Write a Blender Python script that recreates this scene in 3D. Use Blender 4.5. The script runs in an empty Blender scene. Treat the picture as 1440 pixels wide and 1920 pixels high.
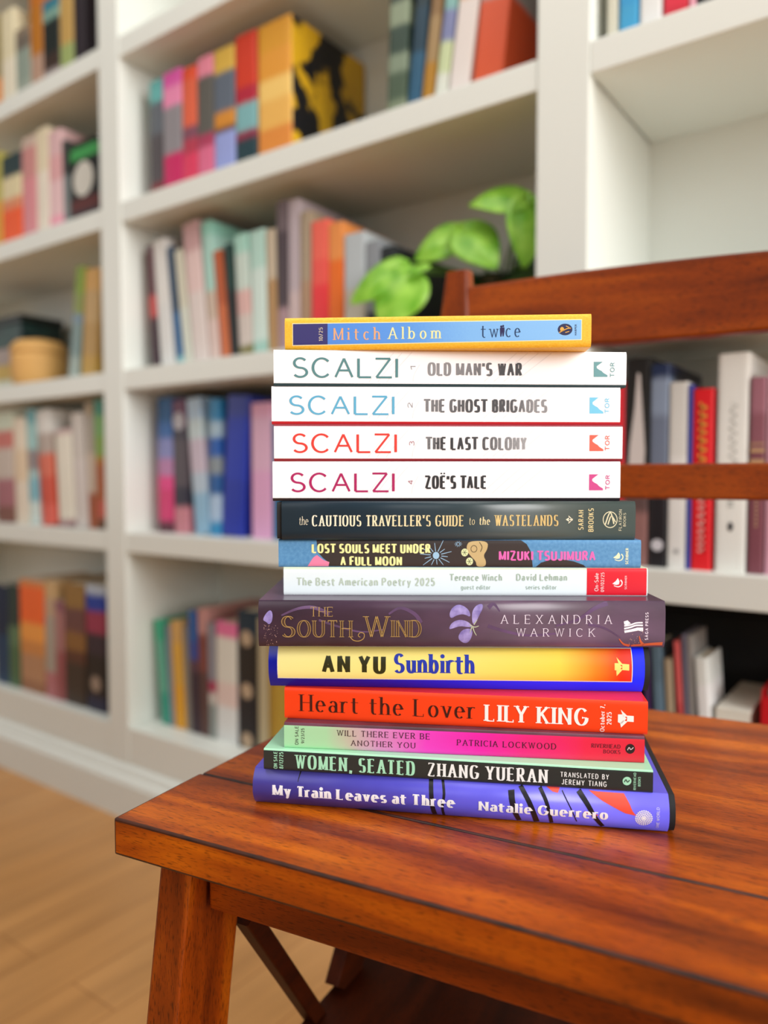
import bpy, bmesh, math, random
from mathutils import Vector, Matrix

# ------------------------------------------------------------------ camera, world, lights, exposure
SC = bpy.context.scene
COL = SC.collection
CAM_YAW, CAM_PITCH = math.radians(125.954), math.radians(-2.666)
cam_data = bpy.data.cameras.new('camera')
cam_data.sensor_fit = 'VERTICAL'
cam_data.sensor_height = 36.0
cam_data.lens = 27.04
cam_data.clip_start = 0.02
cam_data.dof.use_dof = True
cam_data.dof.focus_distance = 0.452
cam_data.dof.aperture_fstop = 3.3
cam = bpy.data.objects.new('camera', cam_data)
COL.objects.link(cam)
cam.location = (0, 0, 0.66)
fwd = Vector((math.cos(CAM_PITCH) * math.cos(CAM_YAW), math.cos(CAM_PITCH) * math.sin(CAM_YAW), math.sin(CAM_PITCH)))
cam.rotation_euler = fwd.to_track_quat('-Z', 'Y').to_euler()
SC.camera = cam

world = bpy.data.worlds.new('world')
SC.world = world
world.use_nodes = True
bg = world.node_tree.nodes['Background']
bg.inputs[0].default_value = (1.0, 0.97, 0.93, 1)
bg.inputs[1].default_value = 0.06

def area_light(name, loc, target, sx, sy, power, color):
    d = bpy.data.lights.new(name, 'AREA')
    d.shape = 'RECTANGLE'; d.size = sx; d.size_y = sy; d.energy = power; d.color = color
    o = bpy.data.objects.new(name, d); COL.objects.link(o)
    o.location = loc
    o.rotation_euler = (Vector(target) - Vector(loc)).to_track_quat('-Z', 'Y').to_euler()
    return o
# a tall window in the right-hand wall, plus three weaker fill lights added out of view
area_light('window_daylight', (3.3, -0.1, 1.75), (0.0, 0.0, 1.1), 2.3, 2.0, 195, (1.0, 0.985, 0.96))
area_light('rear_fill', (0.4, -2.8, 1.9), (-0.4, 0.9, 0.9), 2.6, 1.6, 18, (1.0, 0.985, 0.96))  # added fill from behind the camera, for the shelf faces
area_light('left_fill', (-3.6, -1.0, 1.2), (-1.0, 0.9, 0.6), 1.6, 1.4, 13, (1.0, 0.985, 0.96))  # added fill that lifts the lower left shelves
area_light('overhead_fill', (-0.4, -0.08, 2.6), (-0.4, 0.0, 0.0), 3.0, 1.4, 40, (1.0, 0.98, 0.94))  # added overhead fill for floor, seat top and shelf faces

vs = SC.view_settings
vs.view_transform = 'Standard'
vs.look = 'None'
vs.gamma = 1.0
vs.use_curve_mapping = False
vs.exposure = 0.0

# ------------------------------------------------------------------ colours and materials
def lin(h):
    if isinstance(h, tuple): return h if len(h) == 4 else (*h, 1)
    h = h.lstrip('#')
    v = [int(h[i:i + 2], 16) / 255 for i in (0, 2, 4)]
    return tuple([(c / 12.92 if c <= 0.04045 else ((c + 0.055) / 1.055) ** 2.4) for c in v] + [1.0])

_mats = {}
def mat(key, color='#808080', rough=0.5, spec=0.5, coat=0.0, sheen=0.0):
    k = (key, color, rough)
    if k in _mats: return _mats[k]
    m = bpy.data.materials.new(key)
    m.use_nodes = True
    b = m.node_tree.nodes['Principled BSDF']
    b.inputs['Base Color'].default_value = lin(color)
    b.inputs['Roughness'].default_value = rough
    b.inputs['Specular IOR Level'].default_value = spec
    b.inputs['Coat Weight'].default_value = coat
    b.inputs['Coat Roughness'].default_value = 0.12
    _mats[k] = m
    return m

def ramp_mat(key, axis, lo, hi, stops, rough=0.45, interp='LINEAR', mottle=0.0, mottle_scale=60.0, spec=0.5):
    """printed colours running along one local axis of a part (object coordinates, in metres)"""
    m = bpy.data.materials.new(key)
    m.use_nodes = True
    nt = m.node_tree; N = nt.nodes; L = nt.links
    b = N['Principled BSDF']
    b.inputs['Roughness'].default_value = rough
    b.inputs['Specular IOR Level'].default_value = spec
    tc = N.new('ShaderNodeTexCoord')
    sep = N.new('ShaderNodeSeparateXYZ'); L.new(tc.outputs['Object'], sep.inputs[0])
    mr = N.new('ShaderNodeMapRange'); L.new(sep.outputs[axis], mr.inputs[0])
    mr.inputs[1].default_value = lo; mr.inputs[2].default_value = hi
    cr = N.new('ShaderNodeValToRGB'); cr.color_ramp.interpolation = interp
    src = mr.outputs[0]
    if mottle:
        nz = N.new('ShaderNodeTexNoise'); nz.inputs['Scale'].default_value = mottle_scale
        nz.inputs['Detail'].default_value = 4
        L.new(tc.outputs['Object'], nz.inputs['Vector'])
        ma = N.new('ShaderNodeMath'); ma.operation = 'MULTIPLY_ADD'
        L.new(nz.outputs['Fac'], ma.inputs[0]); ma.inputs[1].default_value = mottle
        ad = N.new('ShaderNodeMath'); ad.operation = 'SUBTRACT'; L.new(src, ad.inputs[0]); ad.inputs[1].default_value = mottle * 0.5
        L.new(ad.outputs[0], ma.inputs[2]); src = ma.outputs[0]
    L.new(src, cr.inputs[0])
    el = cr.color_ramp.elements
    while len(el) > 1: el.remove(el[-1])
    el[0].position = stops[0][0]; el[0].color = lin(stops[0][1])
    for p, c in stops[1:]:
        e = el.new(p); e.color = lin(c)
    L.new(cr.outputs[0], b.inputs['Base Color'])
    return m

def noise_mat(key, c0, c1, scale, rough=0.5, lo=0.35, hi=0.65, stretch=(1, 1, 1), spec=0.5, detail=3):
    m = bpy.data.materials.new(key); m.use_nodes = True
    nt = m.node_tree; N = nt.nodes; L = nt.links; b = N['Principled BSDF']
    b.inputs['Roughness'].default_value = rough
    b.inputs['Specular IOR Level'].default_value = spec
    tc = N.new('ShaderNodeTexCoord'); mp = N.new('ShaderNodeMapping'); mp.inputs['Scale'].default_value = stretch
    L.new(tc.outputs['Object'], mp.inputs[0])
    nz = N.new('ShaderNodeTexNoise'); nz.inputs['Scale'].default_value = scale; nz.inputs['Detail'].default_value = detail
    L.new(mp.outputs[0], nz.inputs['Vector'])
    cr = N.new('ShaderNodeValToRGB'); el = cr.color_ramp.elements
    el[0].position = lo; el[0].color = lin(c0); el[1].position = hi; el[1].color = lin(c1)
    L.new(nz.outputs['Fac'], cr.inputs[0]); L.new(cr.outputs[0], b.inputs['Base Color'])
    return m

def wood_mat(key, dark, mid, light, axis, rough=0.3, coat=0.0, pore=0.6, fine=1.0, spec=0.5):
    """varnished timber, grain along one local axis, with short dark pores"""
    m = bpy.data.materials.new(key); m.use_nodes = True
    nt = m.node_tree; N = nt.nodes; L = nt.links; b = N['Principled BSDF']
    b.inputs['Roughness'].default_value = rough
    b.inputs['Coat Weight'].default_value = coat
    b.inputs['Specular IOR Level'].default_value = spec
    tc = N.new('ShaderNodeTexCoord')
    def stretched(along, across):
        mp = N.new('ShaderNodeMapping'); s = [across * fine] * 3; s[axis] = along * fine
        mp.inputs['Scale'].default_value = s
        L.new(tc.outputs['Object'], mp.inputs[0]); return mp.outputs[0]
    n1 = N.new('ShaderNodeTexNoise'); n1.inputs['Scale'].default_value = 1; n1.inputs['Detail'].default_value = 6
    n1.inputs['Distortion'].default_value = 0.6
    L.new(stretched(5, 45), n1.inputs['Vector'])
    cr = N.new('ShaderNodeValToRGB'); el = cr.color_ramp.elements
    el[0].position = 0.28; el[0].color = lin(dark); el[1].position = 0.72; el[1].color = lin(light)
    e = el.new(0.5); e.color = lin(mid)
    L.new(n1.outputs['Fac'], cr.inputs[0])
    n2 = N.new('ShaderNodeTexNoise'); n2.inputs['Scale'].default_value = 1; n2.inputs['Detail'].default_value = 2
    L.new(stretched(150, 1500), n2.inputs['Vector'])
    pr = N.new('ShaderNodeMapRange'); L.new(n2.outputs['Fac'], pr.inputs[0])
    pr.inputs[1].default_value = 0.55; pr.inputs[2].default_value = 0.66; pr.inputs[3].default_value = 0; pr.inputs[4].default_value = pore
    mx = N.new('ShaderNodeMix'); mx.data_type = 'RGBA'
    L.new(pr.outputs[0], mx.inputs[0]); L.new(cr.outputs[0], mx.inputs[6]); mx.inputs[7].default_value = lin('#1c0a03')
    L.new(mx.outputs[2], b.inputs['Base Color'])
    bp = N.new('ShaderNodeBump'); bp.inputs['Strength'].default_value = 0.12; bp.inputs['Distance'].default_value = 0.0004
    L.new(n2.outputs['Fac'], bp.inputs['Height']); L.new(bp.outputs[0], b.inputs['Normal'])
    return m

# ------------------------------------------------------------------ mesh helpers
def link_mesh(name, bm, mats, parent=None, smooth=False):
    me = bpy.data.meshes.new(name)
    bmesh.ops.recalc_face_normals(bm, faces=bm.faces)
    bm.to_mesh(me); bm.free()
    for m in (mats if isinstance(mats, (list, tuple)) else [mats]): me.materials.append(m)
    if smooth:
        for p in me.polygons: p.use_smooth = True
    o = bpy.data.objects.new(name, me); COL.objects.link(o)
    if parent: o.parent = parent
    return o

def thing(name, label, cat, loc=(0, 0, 0), rotz=0.0, group=None):
    o = bpy.data.objects.new(name, None); COL.objects.link(o)
    o.empty_display_size = 0.02
    o.location = loc; o.rotation_euler = (0, 0, rotz)
    o['label'] = label; o['category'] = cat
    if group: o['group'] = group
    return o

def add_box(bm, x0, x1, y0, y1, z0, z1, bevel=0.0, seg=2, mi=0, edge_mi=None):
    vs_ = [bm.verts.new((x, y, z)) for x in (x0, x1) for y in (y0, y1) for z in (z0, z1)]
    q = [(0, 1, 3, 2), (4, 6, 7, 5), (0, 4, 5, 1), (2, 3, 7, 6), (0, 2, 6, 4), (1, 5, 7, 3)]
    fs = [bm.faces.new([vs_[i] for i in f]) for f in q]
    for f in fs: f.material_index = mi
    if bevel > 0:
        es = list({e for f in fs for e in f.edges})
        r = bmesh.ops.bevel(bm, geom=es, offset=bevel, segments=seg, profile=0.6, affect='EDGES')
        if edge_mi is not None:
            for f in r['faces']: f.material_index = edge_mi

def box(name, x0, x1, y0, y1, z0, z1, m, parent=None, bevel=0.0, seg=2):
    bm = bmesh.new(); add_box(bm, x0, x1, y0, y1, z0, z1, bevel, seg)
    return link_mesh(name, bm, m, parent)

def sweep(bm, path, sections, close=True):
    """loft a closed section (list of (a,b) per station) through stations given as (origin, axis_a, axis_b)"""
    rings = []
    for (o, a, b), sec in zip(path, sections):
        rings.append([bm.verts.new(Vector(o) + Vector(a) * s + Vector(b) * t) for s, t in sec])
    n = len(rings[0])
    for r0, r1 in zip(rings, rings[1:]):
        for i in range(n):
            bm.faces.new((r0[i], r0[(i + 1) % n], r1[(i + 1) % n], r1[i]))
    if close:
        bm.faces.new(rings[0][::-1]); bm.faces.new(rings[-1])

def rrect(w, h, r, k=3):
    pts = []
    for cx, cy, a0 in ((w / 2 - r, h / 2 - r, 0), (-w / 2 + r, h / 2 - r, 90), (-w / 2 + r, -h / 2 + r, 180), (w / 2 - r, -h / 2 + r, 270)):
        for i in range(k + 1):
            a = math.radians(a0 + 90 * i / k)
            pts.append((cx + r * math.cos(a), cy + r * math.sin(a)))
    return pts

def lathe(bm, prof, seg=32, cx=0, cy=0, cz=0):
    rings = []
    for r, z in prof:
        rings.append([bm.verts.new((cx + r * math.cos(2 * math.pi * i / seg), cy + r * math.sin(2 * math.pi * i / seg), cz + z)) for i in range(seg)])
    for r0, r1 in zip(rings, rings[1:]):
        for i in range(seg): bm.faces.new((r0[i], r0[(i + 1) % seg], r1[(i + 1) % seg], r1[i]))
    bm.faces.new(rings[0][::-1]); bm.faces.new(rings[-1])

# ------------------------------------------------------------------ the setting
def build_setting():
    f = box('floor', -4.5, 3.0, -3.5, 1.5, -0.02, 0.0, None)
    m = bpy.data.materials.new('oak floor'); m.use_nodes = True
    nt = m.node_tree; N = nt.nodes; L = nt.links; b = N['Principled BSDF']; b.inputs['Roughness'].default_value = 0.38
    tc = N.new('ShaderNodeTexCoord'); mp = N.new('ShaderNodeMapping'); mp.inputs['Rotation'].default_value = (0, 0, math.radians(90))
    L.new(tc.outputs['Object'], mp.inputs[0])
    br = N.new('ShaderNodeTexBrick'); br.inputs['Scale'].default_value = 1.0
    br.inputs['Brick Width'].default_value = 1.1; br.inputs['Row Height'].default_value = 0.09
    br.inputs['Mortar Size'].default_value = 0.0015; br.inputs['Mortar Smooth'].default_value = 0.3
    br.inputs['Color1'].default_value = lin('#cb965c'); br.inputs['Color2'].default_value = lin('#c28c52'); br.inputs['Mortar'].default_value = lin('#a87440')
    L.new(mp.outputs[0], br.inputs['Vector'])
    mp2 = N.new('ShaderNodeMapping'); mp2.inputs['Scale'].default_value = (2.5, 26, 26); L.new(mp.outputs[0], mp2.inputs[0])
    nz = N.new('ShaderNodeTexNoise'); nz.inputs['Scale'].default_value = 1; nz.inputs['Detail'].default_value = 5; L.new(mp2.outputs[0], nz.inputs['Vector'])
    mx = N.new('ShaderNodeMix'); mx.data_type = 'RGBA'; mx.blend_type = 'MULTIPLY'
    cr = N.new('ShaderNodeValToRGB'); cr.color_ramp.elements[0].color = (0.72, 0.68, 0.62, 1); cr.color_ramp.elements[1].color = (1.12, 1.1, 1.06, 1)
    cr.color_ramp.elements[0].position = 0.3; cr.color_ramp.elements[1].position = 0.7
    L.new(nz.outputs['Fac'], cr.inputs[0]); mx.inputs[0].default_value = 0.8
    L.new(br.outputs['Color'], mx.inputs[6]); L.new(cr.outputs[0], mx.inputs[7]); L.new(mx.outputs[2], b.inputs['Base Color'])
    f.data.materials.clear(); f.data.materials.append(m); f['kind'] = 'structure'
    w = box('wall_back', -4.5, 3.0, 1.172, 1.27, 0.0, 2.6, mat('painted wall', '#cfc8ba', 0.8)); w['kind'] = 'structure'
build_setting()

# bookcase: face plane at y = 0.90, shelves 0.24 deep
FACE, BACK, SHELF_T = 0.90, 1.14, 0.038
STILES = [(-2.24, -2.175), (-1.328, -1.266), (-0.419, -0.352), (0.495, 0.56)]
SHELF_BOTTOM = {'A': 1.440, 'B': 1.137, 'C': 0.824, 'D': 0.514}
SHELF_TOP = {k: v + SHELF_T for k, v in SHELF_BOTTOM.items()}
SHELF_TOP['E'] = 0.172
SHELF_TOP['F'] = 0.345
def build_bookcase():
    paint = mat('white bookcase paint', '#e3e6df', 0.42)
    t = thing('bookcase', 'white painted built-in bookcase running along the wall behind the wooden chair', 'bookcase', (0, 0, 0))
    for x0, x1 in STILES:
        box('face_stile', x0, x1, FACE, FACE + 0.02, 0.10, 2.3, paint, t, 0.0015)
        box('divider', x0 + 0.002, x1 - 0.002, FACE + 0.02, BACK, 0.0, 2.3, paint, t)
    for i in range(3):
        xa, xb = STILES[i][1], STILES[i + 1][0]
        box('back_panel', xa - 0.02, xb + 0.02, BACK, BACK + 0.03, 0.0, 2.3, paint, t)
        tops = ['A', 'B', 'C', 'D'] + (['F'] if i == 2 else [])
        for k in tops:
            z1 = SHELF_TOP[k]
            box('shelf', xa + 0.0005, xb - 0.0005, FACE + 0.001, BACK, z1 - SHELF_T, z1, paint, t, 0.0015)
        box('shelf', xa + 0.0005, xb - 0.0005, FACE + 0.001, BACK, 1.745, 1.783, paint, t, 0.0015)
        box('bottom_shelf', xa + 0.0005, xb - 0.0005, FACE + 0.001, BACK, SHELF_TOP['E'] - 0.072, SHELF_TOP['E'], paint, t, 0.0015)
    box('top_board', -2.24, 0.56, FACE, BACK, 2.3, 2.33, paint, t)
    # base board with a stepped moulding
    bm = bmesh.new()
    prof = [(FACE + 0.03, 0.0), (FACE - 0.018, 0.0), (FACE - 0.018, 0.068), (FACE - 0.014, 0.078), (FACE - 0.008, 0.082), (FACE - 0.006, 0.092), (FACE + 0.002, 0.0995), (FACE + 0.03, 0.0995)]
    v0 = [bm.verts.new((-2.24, y, z)) for y, z in prof]; v1 = [bm.verts.new((0.56, y, z)) for y, z in prof]
    for i in range(len(prof)):
        j = (i + 1) % len(prof); bm.faces.new((v0[i], v0[j], v1[j], v1[i]))
    bm.faces.new(v0[::-1]); bm.faces.new(v1)
    link_mesh('base_moulding', bm, paint, t)
build_bookcase()

# ------------------------------------------------------------------ the chair (local frame: x along the front edge, y to the back)
SEAT_Z = 0.4605
CHAIR_O, CHAIR_R = (-0.387, 0.264, 0.0), math.radians(9.185)
CHAIR_W, CHAIR_D, SEAT_T = 0.44, 0.362, 0.022
def build_chair():
    t = thing('wooden_chair', 'varnished red-brown wooden chair carrying the stack of books', 'chair', CHAIR_O, CHAIR_R)
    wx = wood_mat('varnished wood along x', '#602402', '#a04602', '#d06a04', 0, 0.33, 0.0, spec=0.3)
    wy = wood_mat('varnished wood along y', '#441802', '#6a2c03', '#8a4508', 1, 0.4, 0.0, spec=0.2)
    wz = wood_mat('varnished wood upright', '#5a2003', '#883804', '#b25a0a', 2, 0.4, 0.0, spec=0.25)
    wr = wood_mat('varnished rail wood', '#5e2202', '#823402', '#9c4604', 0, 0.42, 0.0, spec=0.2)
    wd = wood_mat('shade-darkened wood', '#2e0e02', '#431703', '#5a2206', 1, 0.5, 0.0, spec=0.15)  # shade under the seat put into the wood colour
    # seat: front board and the boards behind it in one mesh, with a V groove between
    bm = bmesh.new()
    z0, z1 = SEAT_Z - SEAT_T, SEAT_Z
    add_box(bm, 0, CHAIR_W, 0, 0.0761, z0, z1, 0.0017, 3, 0, 1)
    add_box(bm, 0.0012, CHAIR_W - 0.0012, 0.0769, CHAIR_D, z0, z1 - 0.0002, 0.0014, 3, 0, 1)
    add_box(bm, 0.002, CHAIR_W - 0.002, 0.0755, 0.0775, z0 + 0.002, z1 - 0.0035, 0, 2, 1)
    arris = noise_mat('dark stained arris', '#1e0a03', '#4a1e08', 120, 0.45, stretch=(0.4, 1, 1))
    seat = link_mesh('seat', bm, [wx, arris], t)
    # front legs: rectangular, flaring outwards a little towards the floor
    for s in (0, 1):
        bm = bmesh.new()
        st, se = [], []
        for z, cx, cy in ((0.0, 0.006, 0.022), (0.12, 0.0105, 0.026), (0.22, 0.016, 0.031), (0.33, 0.0235, 0.037), (z0, 0.0327, 0.043)):
            if s: cx = CHAIR_W - cx
            st.append(((cx, cy, z), (1, 0, 0), (0, 1, 0)))
            se.append(rrect(0.0226, 0.054, 0.002, 2))
        sweep(bm, st, se)
        link_mesh('leg', bm, wz, t)
    # aprons
    box('apron', 0.0455, CHAIR_W - 0.0455, 0.030, 0.048, z0 - 0.036, z0 - 0.0002, wr, t, 0.0015)
    for s in (0, 1):
        x = 0.024 if not s else CHAIR_W - 0.042
        box('apron', x, x + 0.018, 0.0715, 0.328, z0 - 0.034, z0 - 0.0002, wy, t, 0.0015)
    box('apron', 0.075, CHAIR_W - 0.075, 0.335, 0.353, z0 - 0.034, z0 - 0.0002, wx, t, 0.0015)
    # low shelf between the legs, with slanting braces rising from it on both sides
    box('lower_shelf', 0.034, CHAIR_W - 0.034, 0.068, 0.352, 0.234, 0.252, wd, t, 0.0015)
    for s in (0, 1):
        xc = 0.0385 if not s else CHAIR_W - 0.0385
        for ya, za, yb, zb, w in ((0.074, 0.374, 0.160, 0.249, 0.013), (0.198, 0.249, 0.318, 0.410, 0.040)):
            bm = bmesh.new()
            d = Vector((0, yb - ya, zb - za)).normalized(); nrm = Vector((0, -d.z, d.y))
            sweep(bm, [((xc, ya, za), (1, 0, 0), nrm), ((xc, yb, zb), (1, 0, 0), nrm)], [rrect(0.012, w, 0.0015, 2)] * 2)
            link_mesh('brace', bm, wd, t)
    # back posts: floor to crest, leaning back above the seat
    def post_y(z):
        if z < SEAT_Z: return 0.375 + 0.05 * ((SEAT_Z - z) / SEAT_Z) ** 1.6
        return 0.375 + 0.028 * ((z - SEAT_Z) / 0.4) ** 1.4
    for s in (0, 1):
        bm = bmesh.new(); st, se = [], []
        for i in range(13):
            z = 0.862 * i / 12
            x = 0.058 if not s else CHAIR_W - 0.058
            w = 0.034 if z < 0.8 else 0.030
            st.append(((x, post_y(z), z), (1, 0, 0), (0, 1, 0)))
            se.append(rrect(w if i < 12 else 0.024, 0.026 if i < 12 else 0.018, 0.005, 3))
        sweep(bm, st, se)
        link_mesh('back_post', bm, wz, t)
    def rail(name, za, zb, arch, th, bow):
        bm = bmesh.new(); st, se = [], []
        n = 14; xa, xb = 0.071, CHAIR_W - 0.071
        for i in range(n + 1):
            u = i / n; k = 4 * u * (1 - u)
            zt = zb + arch * k; zc = (za + zt) / 2
            st.append(((xa + (xb - xa) * u, post_y(zc) + 0.002 + bow * k, zc), (0, 1, 0), (0, 0.07, 1)))
            se.append(rrect(th, zt - za, 0.003, 3))
        sweep(bm, st, se)
        link_mesh(name, bm, wr, t)
    rail('crest_rail', 0.781, 0.845, 0.006, 0.020, 0.012)
    rail('back_rail', 0.640, 0.671, 0.0, 0.017, 0.010)
build_chair()
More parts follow.
